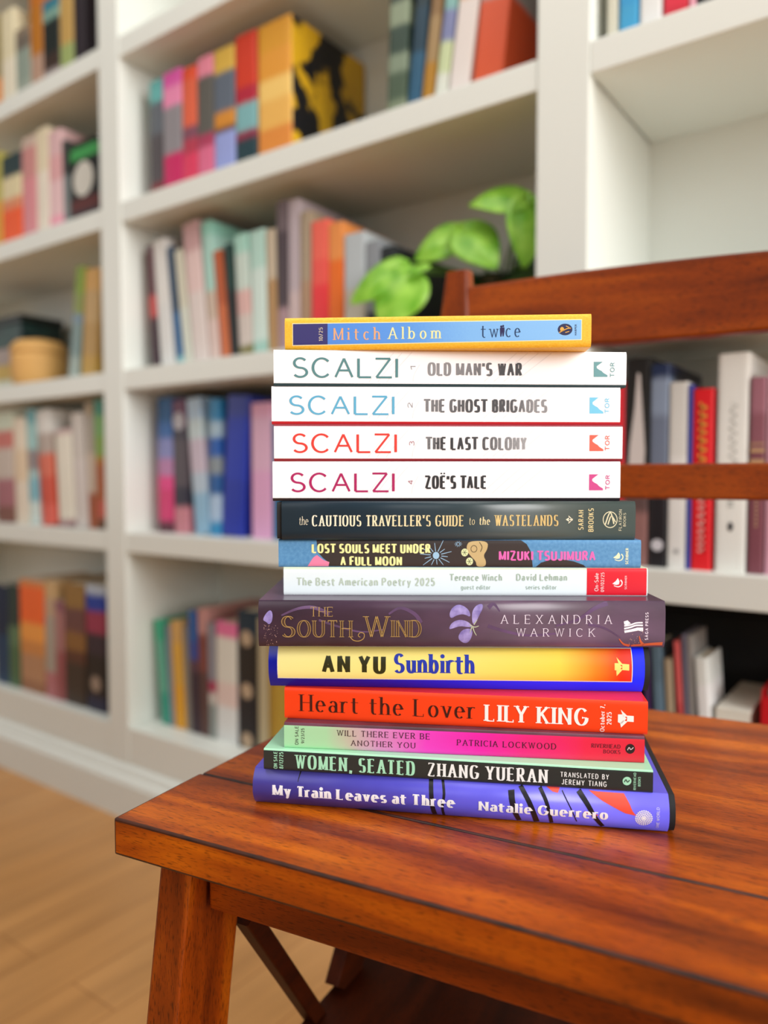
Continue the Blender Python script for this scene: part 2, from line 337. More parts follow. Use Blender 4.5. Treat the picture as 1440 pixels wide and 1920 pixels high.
# ------------------------------------------------------------------ drawn lettering: every letter is a set of pen strokes
def ar(cx, cy, rx, ry, a0, a1): return ('arc', cx, cy, rx, ry, a0, a1)
XH = 0.66
G = {
 ' ': (0.30, []),
 'A': (0.80, [[(0, 0), (0.4, 1)], [(0.4, 1), (0.8, 0)], [(0.15, 0.36), (0.65, 0.36)]]),
 'B': (0.62, [[(0, 0), (0, 1)], [(0, 1), (0.3, 1), ar(0.3, 0.765, 0.26, 0.235, 90, -90), (0, 0.53)], [(0, 0.53), (0.32, 0.53), ar(0.32, 0.265, 0.30, 0.265, 90, -90), (0, 0)]]),
 'C': (0.78, [[ar(0.42, 0.5, 0.42, 0.5, 42, 318)]]),
 'D': (0.74, [[(0, 0), (0, 1)], [(0, 1), (0.28, 1), ar(0.28, 0.5, 0.46, 0.5, 90, -90), (0, 0)]]),
 'E': (0.58, [[(0, 0), (0, 1)], [(0, 1), (0.58, 1)], [(0, 0.52), (0.5, 0.52)], [(0, 0), (0.58, 0)]]),
 'F': (0.56, [[(0, 0), (0, 1)], [(0, 1), (0.56, 1)], [(0, 0.5), (0.48, 0.5)]]),
 'G': (0.82, [[ar(0.42, 0.5, 0.42, 0.5, 42, 335), (0.82, 0.45)], [(0.84, 0.45), (0.50, 0.45)]]),
 'H': (0.70, [[(0, 0), (0, 1)], [(0.7, 0), (0.7, 1)], [(0, 0.52), (0.7, 0.52)]]),
 'I': (0.0, [[(0, 0), (0, 1)]]),
 'J': (0.46, [[(0.46, 1), (0.46, 0.25), ar(0.22, 0.25, 0.24, 0.25, 0, -160)]]),
 'K': (0.68, [[(0, 0), (0, 1)], [(0.02, 0.42), (0.64, 1)], [(0.22, 0.60), (0.68, 0)]]),
 'L': (0.56, [[(0, 0), (0, 1)], [(0, 0), (0.56, 0)]]),
 'M': (0.88, [[(0, 0), (0, 1)], [(0, 1), (0.44, 0.05)], [(0.44, 0.05), (0.88, 1)], [(0.88, 1), (0.88, 0)]]),
 'N': (0.72, [[(0, 0), (0, 1)], [(0, 1), (0.72, 0)], [(0.72, 0), (0.72, 1)]]),
 'O': (0.86, [[ar(0.43, 0.5, 0.43, 0.5, 0, 360)]]),
 'P': (0.60, [[(0, 0), (0, 1)], [(0, 1), (0.3, 1), ar(0.3, 0.74, 0.28, 0.26, 90, -90), (0, 0.48)]]),
 'Q': (0.86, [[ar(0.43, 0.5, 0.43, 0.5, 0, 360)], [(0.5, 0.22), (0.86, -0.1)]]),
 'R': (0.66, [[(0, 0), (0, 1)], [(0, 1), (0.3, 1), ar(0.3, 0.75, 0.28, 0.25, 90, -90), (0, 0.50)], [(0.28, 0.50), (0.66, 0)]]),
 'S': (0.62, [[ar(0.31, 0.745, 0.28, 0.255, 32, 270), ar(0.31, 0.245, 0.31, 0.245, 90, -150)]]),
 'T': (0.68, [[(0.34, 0), (0.34, 1)], [(0, 1), (0.68, 1)]]),
 'U': (0.70, [[(0, 1), (0, 0.32), ar(0.35, 0.32, 0.35, 0.32, 180, 360), (0.70, 1)]]),
 'V': (0.76, [[(0, 1), (0.38, 0)], [(0.38, 0), (0.76, 1)]]),
 'W': (1.06, [[(0, 1), (0.27, 0)], [(0.27, 0), (0.53, 1)], [(0.53, 1), (0.79, 0)], [(0.79, 0), (1.06, 1)]]),
 'X': (0.72, [[(0, 0), (0.72, 1)], [(0, 1), (0.72, 0)]]),
 'Y': (0.74, [[(0, 1), (0.37, 0.45)], [(0.74, 1), (0.37, 0.45)], [(0.37, 0.45), (0.37, 0)]]),
 'Z': (0.68, [[(0.02, 1), (0.66, 1)], [(0.66, 1), (0.0, 0)], [(0.0, 0), (0.68, 0)]]),
 'a': (0.48, [[(0.46, 0), (0.46, 0.42), ar(0.245, 0.44, 0.215, 0.22, 0, 150)], [ar(0.225, 0.195, 0.225, 0.195, 0, 360)]]),
 'b': (0.52, [[(0, 0), (0, 1.04)], [ar(0.26, 0.33, 0.26, 0.33, 0, 360)]]),
 'c': (0.48, [[ar(0.27, 0.33, 0.27, 0.33, 45, 315)]]),
 'd': (0.52, [[(0.52, 0), (0.52, 1.04)], [ar(0.26, 0.33, 0.26, 0.33, 0, 360)]]),
 'e': (0.52, [[(0.01, 0.36), (0.52, 0.36), ar(0.265, 0.33, 0.265, 0.33, 6, 312)]]),
 'f': (0.36, [[(0.15, 0), (0.15, 0.80), ar(0.34, 0.82, 0.19, 0.22, 180, 70)], [(0, 0.64), (0.36, 0.64)]]),
 'g': (0.52, [[ar(0.26, 0.33, 0.26, 0.33, 0, 360)], [(0.52, 0.66), (0.52, -0.08), ar(0.26, -0.08, 0.26, 0.22, 0, -150)]]),
 'h': (0.48, [[(0, 0), (0, 1.04)], [(0, 0.36), ar(0.24, 0.38, 0.24, 0.28, 180, 0), (0.48, 0)]]),
 'i': (0.0, [[(0, 0), (0, XH)], ['dot', (0, 0.92)]]),
 'j': (0.1, [[(0.08, XH), (0.08, -0.1), ar(-0.08, -0.1, 0.16, 0.18, 0, -120)], ['dot', (0.08, 0.92)]]),
 'k': (0.48, [[(0, 0), (0, 1.04)], [(0.0, 0.26), (0.45, XH)], [(0.16, 0.40), (0.48, 0)]]),
 'l': (0.0, [[(0, 0), (0, 1.04)]]),
 'm': (0.82, [[(0, 0), (0, XH)], [(0, 0.36), ar(0.205, 0.40, 0.205, 0.26, 180, 0), (0.41, 0)], [(0.41, 0.36), ar(0.615, 0.40, 0.205, 0.26, 180, 0), (0.82, 0)]]),
 'n': (0.48, [[(0, 0), (0, XH)], [(0, 0.36), ar(0.24, 0.38, 0.24, 0.28, 180, 0), (0.48, 0)]]),
 'o': (0.54, [[ar(0.27, 0.33, 0.27, 0.33, 0, 360)]]),
 'p': (0.52, [[(0, -0.3), (0, XH)], [ar(0.26, 0.33, 0.26, 0.33, 0, 360)]]),
 'r': (0.34, [[(0, 0), (0, XH)], [(0, 0.34), ar(0.25, 0.38, 0.25, 0.28, 180, 60)]]),
 's': (0.42, [[ar(0.21, 0.49, 0.19, 0.17, 32, 270), ar(0.21, 0.16, 0.21, 0.16, 90, -150)]]),
 't': (0.36, [[(0.14, 0.9), (0.14, 0.18), ar(0.30, 0.18, 0.16, 0.18, 180, 300)], [(0, 0.64), (0.36, 0.64)]]),
 'u': (0.48, [[(0, XH), (0, 0.27), ar(0.24, 0.27, 0.24, 0.27, 180, 360)], [(0.48, XH), (0.48, 0)]]),
 'v': (0.50, [[(0, XH), (0.25, 0)], [(0.25, 0), (0.50, XH)]]),
 'w': (0.74, [[(0, XH), (0.19, 0)], [(0.19, 0), (0.37, XH)], [(0.37, XH), (0.55, 0)], [(0.55, 0), (0.74, XH)]]),
 'y': (0.50, [[(0, XH), (0.26, 0.02)], [(0.50, XH), (0.18, -0.22), (0.04, -0.28)]]),
 '0': (0.54, [[ar(0.27, 0.5, 0.27, 0.5, 0, 360)]]),
 '1': (0.24, [[(0.0, 0.80), (0.22, 1), (0.22, 0)]]),
 '2': (0.52, [[ar(0.26, 0.72, 0.25, 0.28, 165, -35), (0.0, 0.0)], [(0.0, 0.0), (0.53, 0.0)]]),
 '3': (0.52, [[ar(0.25, 0.76, 0.23, 0.24, 150, -90)], [ar(0.25, 0.26, 0.27, 0.26, 90, -150)]]),
 '4': (0.58, [[(0.42, 0), (0.42, 1)], [(0.42, 1), (0.0, 0.28)], [(0.0, 0.28), (0.58, 0.28)]]),
 '5': (0.52, [[(0.48, 1), (0.08, 1), (0.04, 0.56), ar(0.25, 0.32, 0.27, 0.32, 128, -150)]]),
 '7': (0.52, [[(0, 1), (0.52, 1)], [(0.52, 1), (0.16, 0)]]),
 '8': (0.54, [[ar(0.27, 0.76, 0.22, 0.24, 0, 360)], [ar(0.27, 0.26, 0.27, 0.26, 0, 360)]]),
 '9': (0.54, [[ar(0.27, 0.70, 0.27, 0.30, 0, 360)], [(0.54, 0.70), (0.50, 0.35), (0.22, 0)]]),
 '/': (0.36, [[(0, -0.05), (0.36, 1.05)]]),
 '-': (0.30, [[(0, 0.36), (0.30, 0.36)]]),
 ',': (0.06, [[(0.06, 0.08), (0.0, -0.18)]]),
 '.': (0.0, [['dot', (0, 0.06)]]),
 "'": (0.05, [[(0.05, 1.02), (0.02, 0.74)]]),
 'Ë': (0.58, [[(0, 0), (0, 1)], [(0, 1), (0.58, 1)], [(0, 0.52), (0.5, 0.52)], [(0, 0), (0.58, 0)], ['dot', (0.0, 1.24)], ['dot', (0.58, 1.24)]]),
}
KERN = {'LY': -0.22, 'Tr': -0.14, 'AY': -0.12, 'AT': -0.1, 'TA': -0.12, 'AV': -0.12, 'WA': -0.1, 'Wi': -0.08, 'Yo': -0.1, 'LT': -0.12, 'TT': 0.0, 'at': -0.08, 'rt': -0.06, 're': -0.1, 'rr': -0.1, 'ro': -0.1, 'ra': -0.1, 'ri': -0.06, 've': -0.06}
def _poly(stroke, sx, sq, yfun, step):
    pts = []
    for s in stroke:
        if s[0] == 'arc':
            _, cx, cy, rx, ry, a0, a1 = s
            n = max(4, int(abs(a1 - a0) / 15))
            for i in range(n + 1):
                a = math.radians(a0 + (a1 - a0) * i / n); c, t = math.cos(a), math.sin(a)
                k = 2.0 / sq
                pts.append(((cx + rx * math.copysign(abs(c) ** k, c)) * sx, cy + ry * math.copysign(abs(t) ** k, t)))
        else: pts.append((s[0] * sx, s[1]))
    out = []
    for p in pts:
        p = (p[0], yfun(p[1]))
        if not out or math.hypot(p[0] - out[-1][0], p[1] - out[-1][1]) > 1e-4: out.append(p)
    res = [out[0]]
    for a, b in zip(out, out[1:]):
        k = max(1, int(math.hypot(b[0] - a[0], b[1] - a[1]) / step))
        for i in range(1, k + 1): res.append((a[0] + (b[0] - a[0]) * i / k, a[1] + (b[1] - a[1]) * i / k))
    return res

def text_polys(text, style, width, height):
    """2-D quads for a line of text in cap-height units scaled to metres: width x height"""
    hv, hh = style.get('v', 0.08), style.get('h', None)
    hh = hv if hh is None else hh
    sq = style.get('sq', 2.0); serif = style.get('serif', 0.0)
    sh = style.get('sh', hh * 0.9); space = style.get('space', 0.30)
    small = style.get('small', None)          # small capitals: lower-case letters drawn as capitals at this size
    xs = style.get('x', 1.0); slant = style.get('slant', 0.0)
    gl = []
    for ch in text:
        k = 1.0
        if small and ch.islower(): ch = ch.upper(); k = small
        gl.append((ch, k))
    gap = style.get('gap', 0.20); smin = style.get('min', 0.55)
    nat = sum((space if c == ' ' else G[c][0] * k) for c, k in gl) + gap * (len(gl) - 1) + sum(KERN.get(a[0] + b[0], 0.0) for a, b in zip(gl, gl[1:]))
    ink = sum(1 for c, k in gl if c != ' ')
    W = width / height
    for _ in range(12):                       # thin the pen until the letters keep their natural width
        sx = (W - 2 * hv * ink) / max(nat, 1e-6)
        if sx >= smin: break
        hv *= 0.9; hh *= 0.95
    sx = max(0.15, sx)
    quads = []; x = hv; serial = 0; levels = []
    for gi, (ch, k) in enumerate(gl):
        nxt = gl[gi + 1][0] if gi + 1 < len(gl) else ' '
        w, strokes = G[ch]
        if ch == ' ': x += (space + gap) * sx; continue
        low = ch.islower()
        yf = (lambda y: y * xs if y <= XH else y + (xs - 1) * XH * (1.04 - y) / (1.04 - XH)) if (low and xs != 1.0) else (lambda y: y * k)
        polys = []
        for st in strokes:
            if st[0] == 'dot':
                r = (min(hv, 0.13 * sx + 0.02) if ch == 'Ë' else max(hv, hh) * style.get('dot', 1.15)); px, py = st[1][0] * sx * k + x, yf(st[1][1])
                c = [(px + r * math.cos(a), py + r * math.sin(a)) for a in [math.pi * 2 * i / 10 for i in range(10)]]
                quads.append(c); levels.append(serial % 4); continue
            polys.append([(p[0] + x, p[1]) for p in _poly(st, sx * k, sq, yf, 0.085)])
        for pi, P in enumerate(polys):
            serial += 1; first = len(quads)
            if not serif or ch in 'tf':           # square ends for the free arms of E, F, L, T, Z
                for ia, ib in ((0, 1), (-1, -2)):
                    ex, ey = P[ia][0] - P[ib][0], P[ia][1] - P[ib][1]
                    if abs(ey) < 0.01 and ch in 'EFLTZËft' and not any(math.hypot(P[ia][0] - o[0], P[ia][1] - o[1]) < 0.03 for Q in polys if Q is not P for o in Q):
                        P[ia] = (P[ia][0] + math.copysign(hv * (0.9 if ch in 'TZtf' else 0.6), ex), P[ia][1])
            closed = len(P) > 10 and math.hypot(P[0][0] - P[-1][0], P[0][1] - P[-1][1]) < 0.02
            n = len(P)
            # end points pulled out or in so that strokes meet the cap line squarely
            L_, R_ = [], []
            for i in range(n):
                if closed: a, b = P[(i - 1) % (n - 1)], P[(i + 1) % (n - 1)]
                else: a, b = P[max(0, i - 1)], P[min(n - 1, i + 1)]
                tx, ty = b[0] - a[0], b[1] - a[1]; l = math.hypot(tx, ty) or 1
                tx, ty = tx / l, ty / l; nx, ny = -ty, tx
                hw = math.sqrt((hv * nx) ** 2 + (hh * ny) ** 2)
                if ch in 'MNWVAKXYZvwky' and abs(tx) > 0.12 and abs(ty) > 0.12: hw *= 0.62 if ch in 'MNWw' else 0.85
                # keep corner mitres bounded
                if 0 < i < n - 1 and not closed:
                    ax, ay = P[i][0] - P[i - 1][0], P[i][1] - P[i - 1][1]; la = math.hypot(ax, ay) or 1
                    cosa = max(0.6, abs((-ay / la) * nx + (ax / la) * ny)); hw /= cosa
                px, py = P[i]
                # keep round and flat letters inside the cap height
                L_.append((px + nx * hw, py + ny * hw)); R_.append((px - nx * hw, py - ny * hw))
            if style.get('inline'):               # outlined capitals: two thin lines along the edges
                e = style['inline']
                for A_, s_ in ((L_, -1), (R_, 1)):
                    for i in range(n - 1):
                        mx0 = ((P[i][0] - A_[i][0]), (P[i][1] - A_[i][1])); mx1 = ((P[i + 1][0] - A_[i + 1][0]), (P[i + 1][1] - A_[i + 1][1]))
                        l0 = math.hypot(*mx0) or 1; l1 = math.hypot(*mx1) or 1
                        quads.append([A_[i], A_[i + 1], (A_[i + 1][0] + mx1[0] / l1 * e, A_[i + 1][1] + mx1[1] / l1 * e), (A_[i][0] + mx0[0] / l0 * e, A_[i][1] + mx0[1] / l0 * e)])
            else:
                for i in range(n - 1): quads.append([L_[i], L_[i + 1], R_[i + 1], R_[i]])
            levels += [serial % 4] * (len(quads) - len(levels))
            if serif and not closed:
                for (e, q) in ((P[0], P[1]), (P[-1], P[-2])):
                    joined = any(min(math.hypot(e[0] - o[0], e[1] - o[1]) for o in Q) < 0.05 for qi, Q in enumerate(polys) if qi != pi)
                    tx, ty = e[0] - q[0], e[1] - q[1]; l = math.hypot(tx, ty) or 1; tx, ty = tx / l, ty / l
                    hw = math.sqrt((hv * ty) ** 2 + (hh * tx) ** 2)
                    if abs(ty) > 0.55 and (not joined or ch in 'BDEFLPRHbdpqu'):
                        lv = e[1]
                        if not any(abs(lv - yf(z)) < 0.04 for z in (0, 1, 1.04, XH, -0.3)): continue
                        up = ty > 0
                        y0, y1 = (lv - sh * 2, lv + 0.0) if up else (lv, lv + sh * 2)
                        half_left = low and up          # lower-case tops carry a flag to the left only
                        quads.append([(e[0] - hw - serif, y0), (e[0] + hw + (0 if half_left else serif), y0), (e[0] + hw + (0 if half_left else serif), y1), (e[0] - hw - serif, y1)])
                    elif abs(tx) > 0.9 and not joined and not low:
                        s_ = -1 if e[1] > 0.7 else 1
                        if 0.2 < e[1] < 0.8: ya, yb = e[1] - serif * 0.8, e[1] + serif * 0.8
                        else: ya, yb = sorted((e[1] - s_ * hh, e[1] + s_ * (serif * 1.5 + hh)))
                        quads.append([(e[0] - sh, ya), (e[0] + sh, ya), (e[0] + sh, yb), (e[0] - sh, yb)])
            levels += [4 + serial % 4] * (len(quads) - len(levels))
        pair = KERN.get(ch + nxt, 0.0)
        x += w * sx * k + (gap + pair) * sx + 2 * hv
    # fit the cap height: strokes spread half a width past the skeleton
    s = height / (1 + 2 * hh)
    out = []
    for q, lv in zip(quads, levels): out.append(([((p[0] + slant * p[1]) * height, (p[1] + hh) * s) for p in q], lv))
    return out

# lettering styles
WIDE = dict(v=0.066, h=0.055, gap=0.16)
GOTH = dict(v=0.105, h=0.075, gap=0.15, sq=3.0, space=0.5, min=0.30)
GOTH_L = dict(v=0.085, h=0.065, gap=0.25, sq=3.0, space=0.4, min=0.4)
SANS = dict(v=0.07, h=0.055, gap=0.22)
SANS_B = dict(v=0.10, h=0.08, gap=0.20)
FAT = dict(v=0.125, h=0.10, gap=0.16, sq=2.8, min=0.45)
SERIF = dict(v=0.068, h=0.028, serif=0.07, gap=0.26)
SERIF_B = dict(v=0.10, h=0.03, serif=0.07, gap=0.2)
SERIF_H = dict(v=0.15, h=0.05, serif=0.05, gap=0.14, sh=0.026, x=1.05, min=0.42)
DIDOT = dict(v=0.05, h=0.018, serif=0.09, gap=0.24, sh=0.014)
COND_S = dict(v=0.09, h=0.032, serif=0.05, gap=0.26, sq=2.6, min=0.45)

# ------------------------------------------------------------------ the stack: one builder for a lying book, spine to the viewer
class Spine:
    """local frame: x along the spine from its middle, y into the book, z up; measures are read off the spine in its own proportions"""
    def __init__(s, L, T, bulge, power, frame, ratio):
        s.L, s.T, s.b, s.p, s.f, s.r = L, T, bulge, power, frame, ratio
    def y(s, v):
        k = min(1.0, abs(2 * v / s.T - 1)); return s.b * k ** s.p
    def uv(s, x, y):
        x0, x1, tl, bl, tr, br = s.f
        q = (x - x0) / (x1 - x0)
        top, bot = tl + (tr - tl) * q, bl + (br - bl) * q
        t = q / (s.r + q * (1 - s.r))
        return (t - 0.5) * s.L, (bot - y) / (bot - top) * s.T
    def put(s, bm, pts, lift=0.00012):
        vs_ = [bm.verts.new((u, s.y(v) - lift, v)) for u, v in pts]
        try: return bm.faces.new(vs_)
        except ValueError: return None

def letter(sp, parent, name, text, style, x0, x1, ytop, ybase, color, rough=0.4, up=False, label=None, lift=0.00016, xr=None):
    """a line of lettering between two measured ends; up=True reads bottom to top"""
    bm = bmesh.new()
    if not up:
        u0, v0 = sp.uv(x0, ybase); u1, _ = sp.uv(x1, ybase); _, vt = sp.uv(x0, ytop)
        for q, lv in text_polys(text, style, u1 - u0, vt - v0): sp.put(bm, [(u0 + a, v0 + b) for a, b in q], lift + lv * 6e-6)
    else:
        # x0..x1 is the height of the letters, ytop..ybase the run of the line
        u0, v0 = sp.uv(x0, ybase); u1, _ = sp.uv(x1, ybase); _, vt = sp.uv(x1, ytop)
        for q, lv in text_polys(text, style, vt - v0, u1 - u0): sp.put(bm, [(u1 - b, v0 + a) for a, b in q], lift + lv * 6e-6)
    m = color if not isinstance(color, str) else mat('print ' + color, color, rough)
    o = link_mesh(name, bm, m, parent)
    if label: o['label'] = label
    return o

def patch(sp, parent, name, pts, color, lift=0.00008, rough=0.4, label=None, joined=None):
    """flat printed shapes; pts in measured coordinates, one outline or a list of outlines"""
    bm = bmesh.new()
    loops = pts if isinstance(pts[0], list) else [pts]
    for lp in loops:
        uv = [sp.uv(*p) for p in lp]
        vs0 = [(u, min(max(v, 0.0002), sp.T - 0.0002)) for u, v in uv]
        # cut into horizontal strips so that the print follows a rounded spine
        f = bm.faces.new([bm.verts.new((u, 0, v)) for u, v in vs0])
    zs = [sp.T * i / 28 for i in range(1, 28)]
    for z in zs:
        bmesh.ops.bisect_plane(bm, geom=list(bm.verts) + list(bm.edges) + list(bm.faces), plane_co=(0, 0, z), plane_no=(0, 0, 1))
    for v in bm.verts: v.co.y = sp.y(v.co.z) - lift
    m = color if not isinstance(color, str) else mat('print ' + color, color, rough)
    o = link_mesh(name, bm, m, parent)
    if label: o['label'] = label
    return o

def disc(cx, cy, rx, ry=None, n=24, a0=0, a1=360):
    ry = rx if ry is None else ry
    return [(cx + rx * math.cos(math.radians(a0 + (a1 - a0) * i / n)), cy + ry * math.sin(math.radians(a0 + (a1 - a0) * i / n))) for i in range(n + (0 if a1 - a0 == 360 else 1))]
def ring(cx, cy, r0, r1, n=32):
    out = []
    for i in range(n):
        a, b = 2 * math.pi * i / n, 2 * math.pi * (i + 1) / n
        out.append([(cx + r * math.cos(t), cy + r * math.sin(t)) for r, t in ((r0, a), (r1, a), (r1, b), (r0, b))])
    return out
def bar(x0, y0, x1, y1, w, w1=None):
    w1 = w if w1 is None else w1
    l = math.hypot(x1 - x0, y1 - y0); nx, ny = -(y1 - y0) / l, (x1 - x0) / l
    return [(x0 + nx * w / 2, y0 + ny * w / 2), (x1 + nx * w1 / 2, y1 + ny * w1 / 2), (x1 - nx * w1 / 2, y1 - ny * w1 / 2), (x0 - nx * w / 2, y0 - ny * w / 2)]
def strokeline(pts, w, w1=None):
    """a drawn stroke: a smooth strip through the points, its width running from w to w1"""
    w1 = w if w1 is None else w1
    if len(pts) > 2:
        P = [pts[0]] + list(pts) + [pts[-1]]; fine = []
        for a, b, c, d in zip(P, P[1:], P[2:], P[3:]):
            for k in range(4):
                t = k / 4
                fine.append(tuple(0.5 * (2 * b[m] + (c[m] - a[m]) * t + (2 * a[m] - 5 * b[m] + 4 * c[m] - d[m]) * t * t + (3 * b[m] - a[m] - 3 * c[m] + d[m]) * t ** 3) for m in (0, 1)))
        pts = fine + [pts[-1]]
    n = len(pts) - 1; L_, R_ = [], []
    for i, p in enumerate(pts):
        a, b = pts[max(0, i - 1)], pts[min(n, i + 1)]
        l = math.hypot(b[0] - a[0], b[1] - a[1]) or 1; h = (w + (w1 - w) * i / n) / 2
        nx, ny = -(b[1] - a[1]) / l * h, (b[0] - a[0]) / l * h
        L_.append((p[0] + nx, p[1] + ny)); R_.append((p[0] - nx, p[1] - ny))
    return [[L_[i], L_[i + 1], R_[i + 1], R_[i]] for i in range(n)]
def soft(loop, rounds=2):
    """round the corners of an outline"""
    for _ in range(rounds):
        out = []
        for a, b in zip(loop, loop[1:] + loop[:1]):
            out += [(a[0] * .75 + b[0] * .25, a[1] * .75 + b[1] * .25), (a[0] * .25 + b[0] * .75, a[1] * .25 + b[1] * .75)]
        loop = out
    return loop

PAPER = None
def stack_book(label, mid, ang, z0, z1, L, D, frame, ratio, spine_m, board_m, kind='paperback', bulge=None, power=None, end=(0, 0), strip=(0, 0)):
    """a lying book: cover (or jacket) wrapped round a block of pages"""
    T = z1 - z0 - 0.0001
    hard = kind == 'hardcover'
    b = bulge if bulge is not None else (0.0045 if hard else 0.0009)
    p = power if power is not None else (2.6 if hard else 9)
    t = thing('book', label, 'book', (mid[0], mid[1], z0 + 0.0004), math.radians(ang), 'stack of books on the chair seat')
    sp = Spine(L, T, b, p, frame, ratio)
    th = 0.0024 if hard else 0.0005
    bm = bmesh.new()
    n = 40
    outer = [(D, 0.0)] + [(sp.y(T * i / n), T * i / n) for i in range(n + 1)] + [(D, T)]
    inner = [(D, T - th)] + [(max(sp.y(T * (1 - i / n)) + th, b + th if i in (0, n) else 0), min(max(T * (1 - i / n), th), T - th)) for i in range(n + 1)] + [(D, th)]
    prof = outer + inner
    rings = []
    for x in (-L / 2, L / 2): rings.append([bm.verts.new((x, y, z)) for y, z in prof])
    m = len(prof)
    for i in range(m):
        j = (i + 1) % m
        f = bm.faces.new((rings[0][i], rings[0][j], rings[1][j], rings[1][i]))
        vm = T * (i - 0.5) / n
        f.material_index = 1 if 1 <= i <= n and strip[0] <= vm <= T - strip[1] else 0
    # end caps as strips between outer and inner profile
    for r in rings:
        k = len(outer)
        for i in range(k - 1):
            q = (r[i], r[i + 1], r[m - 2 - i], r[m - 1 - i])
            f = bm.faces.new(q); f.material_index = 0
    cover = link_mesh('dust_jacket' if hard else 'cover', bm, [board_m, spine_m], t)
    for pl in cover.data.polygons: pl.use_smooth = pl.material_index == 1 and hard
    ov = 0.003 if hard else 0.0003
    box('page_block', -L / 2 + ov, L / 2 - ov, b + th + 0.0008, D - ov - 0.0005, th, T - th, PAPER, t)
    if hard and any(end):
        # cloth boards showing past the jacket at the tail of the spine
        bm = bmesh.new()
        for s in (-1, 1):
            e_ = end[0] if s < 0 else end[1]
            if not e_: continue
            xa, xb = sorted((s * (L / 2 + 0.0001), s * (L / 2 + e_)))
            o2 = [(D - 0.004, 0.0006)] + [(sp.y(T * i / n) + 0.0012, min(max(T * i / n, 0.0006), T - 0.0006)) for i in range(n + 1)] + [(D - 0.004, T - 0.0006)]
            i2 = [(y + (0.002 if 0 < q_ < n + 2 else 0), min(max(z, 0.0026), T - 0.0026)) for q_, (y, z) in enumerate(o2)]
            ra = [[bm.verts.new((x, y, z)) for y, z in o2] for x in (xa, xb)]; rb = [[bm.verts.new((x, y, z)) for y, z in i2] for x in (xa, xb)]
            for i in range(len(o2) - 1):
                bm.faces.new((ra[0][i], ra[0][i + 1], ra[1][i + 1], ra[1][i])); bm.faces.new((rb[0][i], rb[1][i], rb[1][i + 1], rb[0][i + 1]))
                for w in (0, 1): bm.faces.new((ra[w][i], ra[w][i + 1], rb[w][i + 1], rb[w][i]))
        link_mesh('boards', bm, mat('black book cloth', '#141416', 0.75), t)
    return t, sp
